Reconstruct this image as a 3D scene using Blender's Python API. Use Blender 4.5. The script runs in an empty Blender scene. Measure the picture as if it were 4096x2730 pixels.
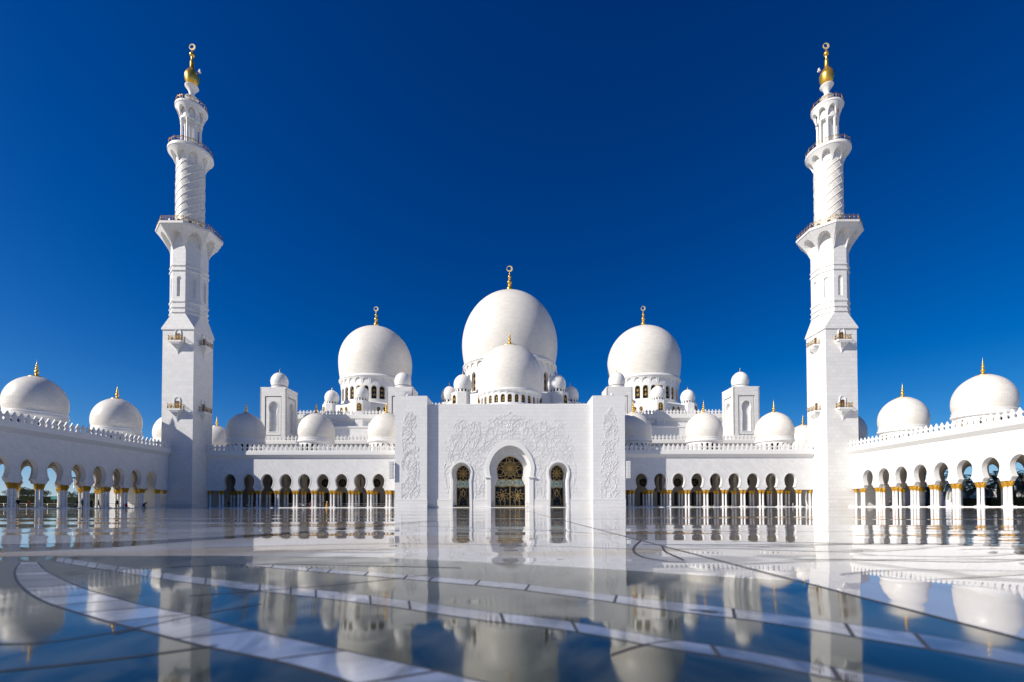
import bpy, bmesh, math, random
from math import sin, cos, pi, radians, sqrt, atan2
from mathutils import Vector, Matrix
from mathutils.geometry import tessellate_polygon
random.seed(11)
scene = bpy.context.scene
COL = scene.collection

# ------------------------------------------------------------------ materials
def new_mat(name):
    m = bpy.data.materials.new(name); m.use_nodes = True
    nt = m.node_tree; b = nt.nodes['Principled BSDF']
    return m, nt, b
def simple(name, col, rough=.5, metal=0, spec=.5, bump=0, bscale=20, var=0):
    m, nt, b = new_mat(name)
    b.inputs['Base Color'].default_value = (*col, 1)
    b.inputs['Roughness'].default_value = rough
    b.inputs['Metallic'].default_value = metal
    b.inputs['Specular IOR Level'].default_value = spec
    if bump or var:
        tc = nt.nodes.new('ShaderNodeTexCoord')
        n = nt.nodes.new('ShaderNodeTexNoise'); n.inputs['Scale'].default_value = bscale; n.inputs['Detail'].default_value = 5
        nt.links.new(tc.outputs['Object'], n.inputs['Vector'])
        if bump:
            bp = nt.nodes.new('ShaderNodeBump'); bp.inputs['Strength'].default_value = bump; bp.inputs['Distance'].default_value = .05
            nt.links.new(n.outputs['Fac'], bp.inputs['Height']); nt.links.new(bp.outputs['Normal'], b.inputs['Normal'])
        if var:
            mx = nt.nodes.new('ShaderNodeMix'); mx.data_type = 'RGBA'
            mx.inputs[6].default_value = (*[c*(1-var) for c in col], 1); mx.inputs[7].default_value = (*[min(1, c*(1+var)) for c in col], 1)
            nt.links.new(n.outputs['Fac'], mx.inputs[0]); nt.links.new(mx.outputs[2], b.inputs['Base Color'])
    return m
def marble(name, bw=1.2, bh=.8, rot=0, col=(.76, .75, .73), mortar=.80, var=.05, rough=.42, msize=.018, offset=.5):
    m, nt, b = new_mat(name)
    uv = nt.nodes.new('ShaderNodeUVMap')
    mp = nt.nodes.new('ShaderNodeMapping'); mp.inputs['Rotation'].default_value = (0, 0, radians(rot))
    br = nt.nodes.new('ShaderNodeTexBrick'); br.offset = offset
    br.inputs['Scale'].default_value = 1
    br.inputs['Brick Width'].default_value = bw; br.inputs['Row Height'].default_value = bh
    br.inputs['Mortar Size'].default_value = msize; br.inputs['Mortar Smooth'].default_value = .3
    br.inputs['Color1'].default_value = (*[c*(1-var) for c in col], 1)
    br.inputs['Color2'].default_value = (*[min(.93, c*(1+var*.6)) for c in col], 1)
    br.inputs['Mortar'].default_value = (*[c*mortar for c in (col[0], col[1]*.985, col[2]*.97)], 1)
    tc = nt.nodes.new('ShaderNodeTexCoord')
    n = nt.nodes.new('ShaderNodeTexNoise'); n.inputs['Scale'].default_value = .35; n.inputs['Detail'].default_value = 8; n.inputs['Roughness'].default_value = .65
    mr = nt.nodes.new('ShaderNodeMapRange'); mr.inputs[1].default_value = .3; mr.inputs[2].default_value = .7; mr.inputs[3].default_value = .94; mr.inputs[4].default_value = 1.0
    mx = nt.nodes.new('ShaderNodeMix'); mx.data_type = 'RGBA'; mx.blend_type = 'MULTIPLY'; mx.inputs[0].default_value = 1
    nt.links.new(uv.outputs[0], mp.inputs['Vector']); nt.links.new(mp.outputs[0], br.inputs['Vector'])
    nt.links.new(tc.outputs['Object'], n.inputs['Vector']); nt.links.new(n.outputs['Fac'], mr.inputs[0])
    nt.links.new(br.outputs['Color'], mx.inputs[6]); nt.links.new(mr.outputs[0], mx.inputs[7])
    nt.links.new(mx.outputs[2], b.inputs['Base Color'])
    b.inputs['Roughness'].default_value = rough; b.inputs['Specular IOR Level'].default_value = .35
    bp = nt.nodes.new('ShaderNodeBump'); bp.inputs['Strength'].default_value = .5; bp.inputs['Distance'].default_value = .02
    inv = nt.nodes.new('ShaderNodeMath'); inv.operation = 'SUBTRACT'; inv.inputs[0].default_value = 1
    nt.links.new(br.outputs['Fac'], inv.inputs[1]); nt.links.new(inv.outputs[0], bp.inputs['Height']); nt.links.new(bp.outputs['Normal'], b.inputs['Normal'])
    return m
M = {}
M['block'] = marble('marble_blocks', 1.35, .92, var=.055, mortar=.76)
M['facade'] = marble('marble_facade', 1.35, .92, mortar=.82, var=.03, col=(.78, .775, .76))
M['diamond'] = marble('marble_diamond_tiles', .95, .5, rot=45, var=.06, mortar=.78, col=(.76, .755, .745))
M['dome'] = marble('marble_dome', 1.0, .5, var=.055, mortar=.76, col=(.755, .72, .66), rough=.38)
M['bigdome'] = marble('marble_large_dome', 1.5, .75, var=.05, mortar=.78, col=(.765, .73, .67), rough=.38, msize=.03)
M['smooth'] = simple('marble_smooth', (.77, .76, .735), .4, spec=.35, var=.03, bscale=.8)
M['carved'] = simple('marble_carved', (.77, .76, .735), .45, spec=.3, bump=.3, bscale=9)
M['intrados_shade'] = simple('marble_intrados_shade', (.37, .33, .28), .5, spec=.3, var=.05, bscale=1.5)  # white marble darkened and browned: arcade shade put into the colour
M['gold'] = simple('polished_gold', (.86, .50, .085), .30, .82, bump=.15, bscale=5)
M['palegold'] = simple('pale_gold', (.85, .66, .30), .45, .3)
M['goldpaint'] = simple('gilded_leaf', (.80, .46, .06), .42, .75, bump=.9, bscale=14, var=.3)
M['bronze'] = simple('gilded_bronze', (.44, .29, .09), .38, .85, var=.25, bscale=9)
M['lattice'] = simple('brass_lattice', (.62, .41, .13), .45, .25)
M['glass'] = simple('dark_door_glass', (.010, .012, .018), .25, spec=.15)
M['night'] = simple('dark_interior', (.02, .02, .024), .25)
M['wood'] = simple('brown_wood_door', (.12, .055, .02), .4, var=.3, bscale=4)
M['star'] = simple('white_glass_motif', (.42, .45, .50), .3)
M['teal'] = simple('pale_teal_glass', (.56, .74, .69), .2, var=.25, bscale=2.5)
M['tealdark'] = simple('teal_star_motif', (.14, .33, .29), .3)
M['steel'] = simple('brushed_steel', (.55, .56, .57), .35, .8)
M['black'] = simple('black_plastic', (.02, .02, .022), .4)
M['white'] = simple('white_paint', (.75, .75, .75), .45)
M['louver'] = simple('light_grey_panel', (.50, .50, .49), .5)
M['trunk'] = simple('palm_bark', (.13, .09, .055), .9, bump=1, bscale=12, var=.4)
M['frond'] = simple('palm_frond', (.085, .115, .065), .45, var=.55, bscale=1.2)
M['leaf'] = simple('dark_foliage', (.035, .055, .022), .6, var=.6, bscale=1.5)
M['hedge'] = simple('hedge_leaf', (.026, .046, .012), .6, var=.55, bscale=2)
M['sand'] = simple('pale_paving', (.36, .33, .29), .8, var=.15, bscale=.2)
M['tealsign'] = simple('teal_sign', (.05, .32, .32), .4)

# column: white shaft with vertical rows of dark floral inlay
def column_mat():
    m, nt, b = new_mat('inlaid_marble_column')
    uv = nt.nodes.new('ShaderNodeUVMap')
    mp = nt.nodes.new('ShaderNodeMapping'); mp.inputs['Scale'].default_value = (5.4, 5.4, 1)
    v = nt.nodes.new('ShaderNodeTexVoronoi'); v.inputs['Scale'].default_value = 1; v.inputs['Randomness'].default_value = .55
    r = nt.nodes.new('ShaderNodeValToRGB')
    r.color_ramp.elements[0].position = .27; r.color_ramp.elements[0].color = (.07, .06, .07, 1)
    r.color_ramp.elements[1].position = .36; r.color_ramp.elements[1].color = (.78, .77, .76, 1)
    w = nt.nodes.new('ShaderNodeTexWave'); w.bands_direction = 'X'; w.inputs['Scale'].default_value = .86; w.inputs['Distortion'].default_value = 0
    st = nt.nodes.new('ShaderNodeMath'); st.operation = 'GREATER_THAN'; st.inputs[1].default_value = .30
    mx = nt.nodes.new('ShaderNodeMix'); mx.data_type = 'RGBA'; mx.inputs[6].default_value = (.78, .77, .76, 1)
    nt.links.new(uv.outputs[0], mp.inputs[0]); nt.links.new(mp.outputs[0], v.inputs['Vector']); nt.links.new(v.outputs['Distance'], r.inputs[0])
    nt.links.new(uv.outputs[0], w.inputs['Vector']); nt.links.new(w.outputs['Fac'], st.inputs[0]); nt.links.new(st.outputs[0], mx.inputs[0])
    nt.links.new(r.outputs[0], mx.inputs[7]); nt.links.new(mx.outputs[2], b.inputs['Base Color'])
    b.inputs['Roughness'].default_value = .3
    return m
M['column'] = column_mat()

def floor_mat(name, base, vein, rough=.008, ior=1.6, veinscale=1.1, bumpk=1.0, smudge=.035, patch=None):
    m, nt, b = new_mat(name)
    geo = nt.nodes.new('ShaderNodeNewGeometry')
    mp = nt.nodes.new('ShaderNodeMapping'); mp.inputs['Rotation'].default_value = (0, 0, .5); mp.inputs['Scale'].default_value = (1, .55, 1)
    n = nt.nodes.new('ShaderNodeTexNoise'); n.inputs['Scale'].default_value = veinscale; n.inputs['Detail'].default_value = 9; n.inputs['Distortion'].default_value = 1.4
    r = nt.nodes.new('ShaderNodeValToRGB')
    r.color_ramp.elements[0].position = .38; r.color_ramp.elements[0].color = (*vein, 1)
    r.color_ramp.elements[1].position = .62; r.color_ramp.elements[1].color = (*base, 1)
    nt.links.new(geo.outputs['Position'], mp.inputs[0]); nt.links.new(mp.outputs[0], n.inputs['Vector']); nt.links.new(n.outputs['Fac'], r.inputs[0])
    out = r.outputs[0]
    if patch:
        n2 = nt.nodes.new('ShaderNodeTexNoise'); n2.inputs['Scale'].default_value = .16; n2.inputs['Detail'].default_value = 4; n2.inputs['Distortion'].default_value = 2.5
        nt.links.new(geo.outputs['Position'], n2.inputs['Vector'])
        r2 = nt.nodes.new('ShaderNodeValToRGB'); r2.color_ramp.elements[0].position = .50; r2.color_ramp.elements[1].position = .56
        nt.links.new(n2.outputs['Fac'], r2.inputs[0])
        mx = nt.nodes.new('ShaderNodeMix'); mx.data_type = 'RGBA'; mx.inputs[7].default_value = (*patch, 1)
        nt.links.new(r2.outputs[0], mx.inputs[0]); nt.links.new(out, mx.inputs[6]); out = mx.outputs[2]
    nt.links.new(out, b.inputs['Base Color'])
    b.inputs['IOR'].default_value = ior
    sm = nt.nodes.new('ShaderNodeTexNoise'); sm.inputs['Scale'].default_value = 2.3; sm.inputs['Detail'].default_value = 6; sm.inputs['Roughness'].default_value = .65
    sr = nt.nodes.new('ShaderNodeMapRange'); sr.inputs[1].default_value = .35; sr.inputs[2].default_value = .70; sr.inputs[3].default_value = rough; sr.inputs[4].default_value = rough+smudge
    nt.links.new(geo.outputs['Position'], sm.inputs['Vector']); nt.links.new(sm.outputs['Fac'], sr.inputs[0]); nt.links.new(sr.outputs[0], b.inputs['Roughness'])
    # gentle waviness of hand polished slabs
    w1 = nt.nodes.new('ShaderNodeTexNoise'); w1.inputs['Scale'].default_value = 2.6; w1.inputs['Detail'].default_value = 1.5
    w2 = nt.nodes.new('ShaderNodeTexNoise'); w2.inputs['Scale'].default_value = .45; w2.inputs['Detail'].default_value = 1
    wm = nt.nodes.new('ShaderNodeMapping'); wm.inputs['Scale'].default_value = (.16, 1, 1); nt.links.new(geo.outputs['Position'], wm.inputs[0]); w2.inputs['Detail'].default_value = 2.5
    nt.links.new(geo.outputs['Position'], w1.inputs['Vector']); nt.links.new(wm.outputs[0], w2.inputs['Vector'])
    b1 = nt.nodes.new('ShaderNodeBump'); b1.inputs['Strength'].default_value = 1; b1.inputs['Distance'].default_value = .0015*bumpk
    b2 = nt.nodes.new('ShaderNodeBump'); b2.inputs['Strength'].default_value = 1; b2.inputs['Distance'].default_value = .03*bumpk
    nt.links.new(w1.outputs['Fac'], b1.inputs['Height']); nt.links.new(w2.outputs['Fac'], b2.inputs['Height'])
    w3 = nt.nodes.new('ShaderNodeTexNoise'); w3.inputs['Scale'].default_value = .23; w3.inputs['Detail'].default_value = 1
    wm3 = nt.nodes.new('ShaderNodeMapping'); wm3.inputs['Scale'].default_value = (.3, 1, 1); nt.links.new(geo.outputs['Position'], wm3.inputs[0]); nt.links.new(wm3.outputs[0], w3.inputs['Vector'])
    b3 = nt.nodes.new('ShaderNodeBump'); b3.inputs['Strength'].default_value = 1; b3.inputs['Distance'].default_value = .06*bumpk; nt.links.new(w3.outputs['Fac'], b3.inputs['Height'])
    nt.links.new(b1.outputs['Normal'], b2.inputs['Normal']); nt.links.new(b2.outputs['Normal'], b3.inputs['Normal']); nt.links.new(b3.outputs['Normal'], b.inputs['Normal'])
    return m
M['floor'] = floor_mat('white_marble_shade_grey', (.44, .45, .48), (.33, .34, .37), patch=(.36, .31, .25), ior=1.5)  # white marble toned grey-blue, standing in for shade over the near court
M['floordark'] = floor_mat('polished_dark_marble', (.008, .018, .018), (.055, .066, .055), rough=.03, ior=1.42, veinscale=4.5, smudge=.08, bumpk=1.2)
M['floorgrey'] = floor_mat('polished_grey_marble', (.12, .125, .13), (.06, .065, .07), veinscale=2)
M['band'] = floor_mat('white_band_shade_blue', (.26, .305, .40), (.12, .15, .21), veinscale=7, ior=1.5, rough=.03, smudge=.10)  # bluish grey base paints sky-lit shade onto the white bands
def slab_tone():
    m = M['band']; nt = m.node_tree; b = nt.nodes['Principled BSDF']; src = b.inputs['Base Color'].links[0].from_socket
    a = nt.nodes.new('ShaderNodeAttribute'); a.attribute_name = 'tone'; mx = nt.nodes.new('ShaderNodeMix'); mx.data_type = 'RGBA'; mx.blend_type = 'MULTIPLY'; mx.inputs[0].default_value = 1
    nt.links.new(src, mx.inputs[6]); nt.links.new(a.outputs['Color'], mx.inputs[7]); nt.links.new(mx.outputs[2], b.inputs['Base Color'])
slab_tone()
M['grout'] = simple('dark_joint', (.03, .03, .034), .5)
M['tan'] = floor_mat('tan_inlay_marble', (.34, .25, .15), (.22, .15, .09), veinscale=2)
M['green'] = floor_mat('green_inlay_marble', (.08, .12, .08), (.05, .08, .05), veinscale=2)

# ------------------------------------------------------------------ mesh builder
def frame(o, d, n=None):
    """matrix: local x along d (in the ground plane), local y along n, local z up"""
    d = Vector(d).normalized(); up = Vector((0, 0, 1)); n = up.cross(d) if n is None else Vector(n)
    m = Matrix.Identity(4)
    m.col[0][:3] = d; m.col[1][:3] = n; m.col[2][:3] = up; m.col[3][:3] = Vector(o)
    return m
class MB:
    def __init__(s): s.v = []; s.f = []; s.uv = []; s.m = []; s.s = []; s.T = Matrix.Identity(4); s.mi = 0
    def vert(s, p): s.v.append(tuple(s.T @ Vector(p))); return len(s.v)-1
    def face(s, idx, uv=None, smooth=False): s.f.append(tuple(idx)); s.uv.append(uv); s.m.append(s.mi); s.s.append(smooth)
    def quad(s, a, b, c, d, smooth=False): s.face([s.vert(p) for p in (a, b, c, d)], None, smooth)
    def box(s, x0, x1, y0, y1, z0, z1, taper=0):
        t = taper
        P = [(x0, y0, z0), (x1, y0, z0), (x1, y1, z0), (x0, y1, z0), (x0+t, y0+t, z1), (x1-t, y0+t, z1), (x1-t, y1-t, z1), (x0+t, y1-t, z1)]
        i = [s.vert(p) for p in P]
        for q in ((3, 2, 1, 0), (4, 5, 6, 7), (0, 1, 5, 4), (1, 2, 6, 5), (2, 3, 7, 6), (3, 0, 4, 7)): s.face([i[k] for k in q])
    def lathe(s, prof, n=24, c=(0, 0), rot=0, smooth=True, uref=None, a0=0, a1=2*pi, modu=None):
        full = abs(a1-a0-2*pi) < 1e-6; cnt = n if full else n+1
        L = [0]
        for k in range(1, len(prof)): L.append(L[-1]+math.dist(prof[k], prof[k-1]))
        R = uref or max(p[0] for p in prof); rows = []
        for (r, z) in prof:
            row = []
            for j in range(cnt):
                a = rot+a0+(a1-a0)*j/n; rr = r*(modu(j, n, z) if modu else 1)
                row.append(s.vert((c[0]+rr*cos(a), c[1]+rr*sin(a), z)))
            rows.append(row)
        for k in range(len(prof)-1):
            for j in range(n):
                j2 = (j+1) % n if full else j+1
                u0 = (a1-a0)*j/n*R; u1 = (a1-a0)*(j+1)/n*R
                s.face((rows[k][j], rows[k][j2], rows[k+1][j2], rows[k+1][j]), ((u0, L[k]), (u1, L[k]), (u1, L[k+1]), (u0, L[k+1])), smooth)
    def tube(s, pts, r, n=6, cap=True, radii=None):
        pts = [Vector(p) for p in pts]; rows = []; prev = None
        for i, p in enumerate(pts):
            t = (pts[min(i+1, len(pts)-1)]-pts[max(i-1, 0)]).normalized()
            if prev is None: a = t.orthogonal().normalized()
            else: a = (prev - t*prev.dot(t)).normalized()
            prev = a; b = t.cross(a); rr = radii[i] if radii else r
            rows.append([s.vert(p+a*rr*cos(2*pi*k/n)+b*rr*sin(2*pi*k/n)) for k in range(n)])
        for i in range(len(pts)-1):
            for k in range(n): s.face((rows[i][k], rows[i][(k+1) % n], rows[i+1][(k+1) % n], rows[i+1][k]), None, True)
        if cap: s.face(rows[0][::-1]); s.face(rows[-1])
    def plate(s, outer, holes=(), y0=0, y1=.1, back=True, closed_sides=True):
        """flat polygon in local x,z extruded along local y from y0 (front) to y1"""
        loops = [[Vector((x, z, 0)) for x, z in outer]]+[[Vector((x, z, 0)) for x, z in h] for h in holes]
        flat = [p for l in loops for p in l]
        tris = tessellate_polygon(loops)
        fr = [s.vert((p.x, y0, p.y)) for p in flat]
        for t in tris:
            a, b, c = (flat[k] for k in t); o = (b-a).cross(c-a).z
            s.face([fr[k] for k in (t if o > 0 else t[::-1])])
        bk = [s.vert((p.x, y1, p.y)) for p in flat]
        if back:
            for t in tris:
                a, b, c = (flat[k] for k in t); o = (b-a).cross(c-a).z
                s.face([bk[k] for k in (t[::-1] if o > 0 else t)])
        if closed_sides:
            o = 0
            for li, l in enumerate(loops):
                n = len(l); area = sum(l[k].x*l[(k+1) % n].y-l[(k+1) % n].x*l[k].y for k in range(n))
                ccw = (area > 0) == (li == 0)
                for k in range(n):
                    a, b = o+k, o+(k+1) % n
                    s.face((fr[b], fr[a], bk[a], bk[b]) if ccw else (fr[a], fr[b], bk[b], bk[a]))
                o += n
    def ribbon(s, pts, w, h, y=0):
        """raised half round strip on the local xz plane, towards -y"""
        rows = []; n = len(pts)
        for i, p in enumerate(pts):
            a = pts[max(i-1, 0)]; b = pts[min(i+1, n-1)]; dx, dz = b[0]-a[0], b[1]-a[1]; l = math.hypot(dx, dz) or 1
            nx, nz = -dz/l, dx/l; k = 1 if 0 < i < n-1 else .3; ww = w*k
            rows.append([s.vert((p[0]+nx*ww, y, p[1]+nz*ww)), s.vert((p[0]+nx*ww*.55, y-h*k, p[1]+nz*ww*.55)), s.vert((p[0]-nx*ww*.55, y-h*k, p[1]-nz*ww*.55)), s.vert((p[0]-nx*ww, y, p[1]-nz*ww))])
        for i in range(n-1):
            for k in range(3): s.face((rows[i][k], rows[i+1][k], rows[i+1][k+1], rows[i][k+1]))
    def build(s, name, mats, parent=None, loc=None):
        me = bpy.data.meshes.new(name); me.from_pydata(s.v, [], s.f)
        if not isinstance(mats, (list, tuple)): mats = [mats]
        for m in mats: me.materials.append(M[m] if isinstance(m, str) else m)
        uvl = me.uv_layers.new(name='UVMap'); data = [0.0]*(2*len(me.loops)); li = 0
        V = s.v
        for p, u in zip(me.polygons, s.uv):
            p.use_smooth = s.s[p.index]; p.material_index = s.m[p.index]
            if u is None:
                n = p.normal
                if abs(n.z) > .85: u = [(V[i][0], V[i][1]) for i in p.vertices]
                else:
                    l = math.hypot(n.x, n.y) or 1; tx, ty = -n.y/l, n.x/l
                    u = [(V[i][0]*tx+V[i][1]*ty, V[i][2]) for i in p.vertices]
            for a, b in u: data[li] = a; data[li+1] = b; li += 2
        uvl.data.foreach_set('uv', data); me.update()
        o = bpy.data.objects.new(name, me); COL.objects.link(o)
        if parent: o.parent = parent
        if loc: o.location = loc
        return o
def tag(o, label=None, cat=None, group=None, kind=None):
    if label: o['label'] = label
    if cat: o['category'] = cat
    if group: o['group'] = group
    if kind: o['kind'] = kind
    return o
def empty(name, loc=(0, 0, 0), rz=0, **k):
    o = bpy.data.objects.new(name, None); COL.objects.link(o); o.location = loc; o.rotation_euler.z = rz; o.empty_display_size = .5
    return tag(o, **k)
def copy_tree(o, parent=None):
    c = o.copy(); COL.objects.link(c); c.parent = parent
    for ch in o.children: copy_tree(ch, c)
    return c
def inst(o, parent, loc, rz=0):
    c = copy_tree(o, parent); c.location = loc; c.rotation_euler.z = rz; return c

# ------------------------------------------------------------------ arches
def horseshoe(a, zs, zn, zc, zt, neck, base, step=True, seg=14):
    """right half outline of a horseshoe arch from bottom to apex"""
    P = [(base, zs)]
    if step:
        h = (zn-zs)
        P += [(base, zs+.16*h), (base*.965, zs+.30*h), (base*.92, zs+.42*h), (base*.92, zs+.50*h), (base*.88, zs+.68*h), (neck*1.07, zs+.82*h), (neck*1.03, zs+.95*h)]
    b = (zc-zn)/sqrt(max(1e-4, 1-(neck/a)**2))
    t0 = -math.asin((zc-zn)/b)
    for k in range(seg//2+1):
        t = t0*(1-k/(seg//2)); P.append((a*cos(t), zc+b*sin(t)))
    for k in range(1, seg+1):
        t = k/seg*pi/2; f = sin(t); P.append((a*(.86*cos(t)+.14*(1-f)), zc+(zt-zc)*f))
    P[-1] = (0, zt)
    return P
def both(P, cx=0):
    """closed outline left bottom -> apex -> right bottom"""
    return [(cx-x, z) for x, z in P]+[(cx+x, z) for x, z in P[-2::-1]]
BAY = 4.65
ARCH = horseshoe(1.52, 4.35, 5.08, 6.92, 8.5, 1.06, 1.52)
RING = horseshoe(1.80, 4.9, 5.08, 6.92, 8.85, 1.36, 1.36, step=False)
def ring_outline(inner, outer, cx=0):
    i = [p for p in inner if p[1] >= outer[0][1]]
    L = [(cx-x, z) for x, z in outer]+[(cx+x, z) for x, z in outer[-2::-1]]
    Rr = [(cx+x, z) for x, z in i]+[(cx-x, z) for x, z in i[-2::-1]]
    return L+Rr
def arch_wall(mb, n, bay, z1, thick, T, x0=0, left=0, right=0, ring=True, arch=None, zb=4.35):
    """n bays from x0; solid extensions left/right"""
    mb.T = T; arch = arch or ARCH
    for k in range(n):
        c = x0+bay*(k+.5); l = x0+bay*k; r = l+bay
        pts = [(l, zb)]+both(arch, c)+[(r, zb), (r, z1), (l, z1)]
        mb.plate(pts[::-1], y0=0, y1=thick)
        if ring: mb.plate(ring_outline(arch, RING, c)[::-1], y0=-.05, y1=0, back=False)
    if left: mb.box(x0-left, x0, 0, thick, zb, z1)
    if right: mb.box(x0+n*bay, x0+n*bay+right, 0, thick, zb, z1)
    mb.T = Matrix.Identity(4)

MERLON = [(.56, 0), (.56, .16), (.40, .30), (.27, .48), (.36, .70), (.53, .92), (.46, 1.10), (.28, 1.24), (.20, 1.42), (.10, 1.58), (0, 1.78)]
def merlons(mb, x0, x1, z, y0, y1, T=None, s=1.0):
    if T is not None: mb.T = T
    n = max(1, round((x1-x0)/1.16)); p = (x1-x0)/n
    for k in range(n):
        c = x0+p*(k+.5); q = p/1.16
        o = [(c+x*q, z+h*s) for x, h in MERLON]+[(c-x*q, z+h*s) for x, h in MERLON[-2::-1]]
        mb.plate(o, y0=y0, y1=y1)
        # carved heart: a small raised tulip on the outer face
        d = [(c, z+.25*s), (c+.14*q, z+.62*s), (c+.24*q, z+.98*s), (c+.08*q, z+.92*s), (c, z+1.35*s), (c-.08*q, z+.92*s), (c-.24*q, z+.98*s), (c-.14*q, z+.62*s)]
        mb.plate(d, y0=y0-.05, y1=y0, back=False)
    mb.T = Matrix.Identity(4)
def cornice(mb, x0, x1, T, zlow=12.5, zmid=13.25, ztop=14.1, proud=.75, back=.3):
    mb.T = T
    P = [(back, zlow), (0, zlow), (-.1, zlow+.05), (-proud, zmid), (-proud, ztop), (back, ztop)]
    A = [mb.vert((x0, y, z)) for y, z in P]; B = [mb.vert((x1, y, z)) for y, z in P]; n = len(P)
    for k in range(n): mb.face((A[k], A[(k+1) % n], B[(k+1) % n], B[k]))
    mb.face(A[::-1]); mb.face(B)
    mb.T = Matrix.Identity(4)

# column prototypes
def scale_mod(j, n, z): return 1+.07*(1 if (j+int(z*9)) % 2 else -1)
def column_meshes():
    sh = MB()
    sh.lathe([(.30, .15), (.30, .36), (.27, .42), (.235, .47), (.225, 3.42), (.25, 3.48)], 12, smooth=False, uref=.24)
    c = MB()
    c.lathe([(.235, 3.40), (.30, 3.44), (.27, 3.50), (.31, 3.62), (.36, 3.78), (.41, 3.95), (.44, 4.10), (.44, 4.22), (.40, 4.30), (.30, 4.352)], 16, smooth=False, modu=scale_mod)
    # overlapping gilded leaves
    for row, (z, r, h) in enumerate(((3.52, .30, .28), (3.72, .36, .30), (3.92, .42, .30))):
        for k in range(9):
            a = 2*pi*(k+.5*row)/9
            e = Vector((cos(a), sin(a), 0)); t = Vector((-sin(a), cos(a), 0)); o = e*(r-.02)+Vector((0, 0, z))
            P = [o-t*.09, o+t*.09, o+e*.08+t*.10+Vector((0, 0, h*.6)), o+e*.13+Vector((0, 0, h*.92)), o+e*.08-t*.10+Vector((0, 0, h*.6))]
            c.face([c.vert(p) for p in P])
    return sh, c
_sh, _cp = column_meshes()
def make_column(parent):
    c = _sh.build('column', 'column', parent); _cp.build('capital', 'goldpaint', c); return c
proto_holder = None

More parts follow.
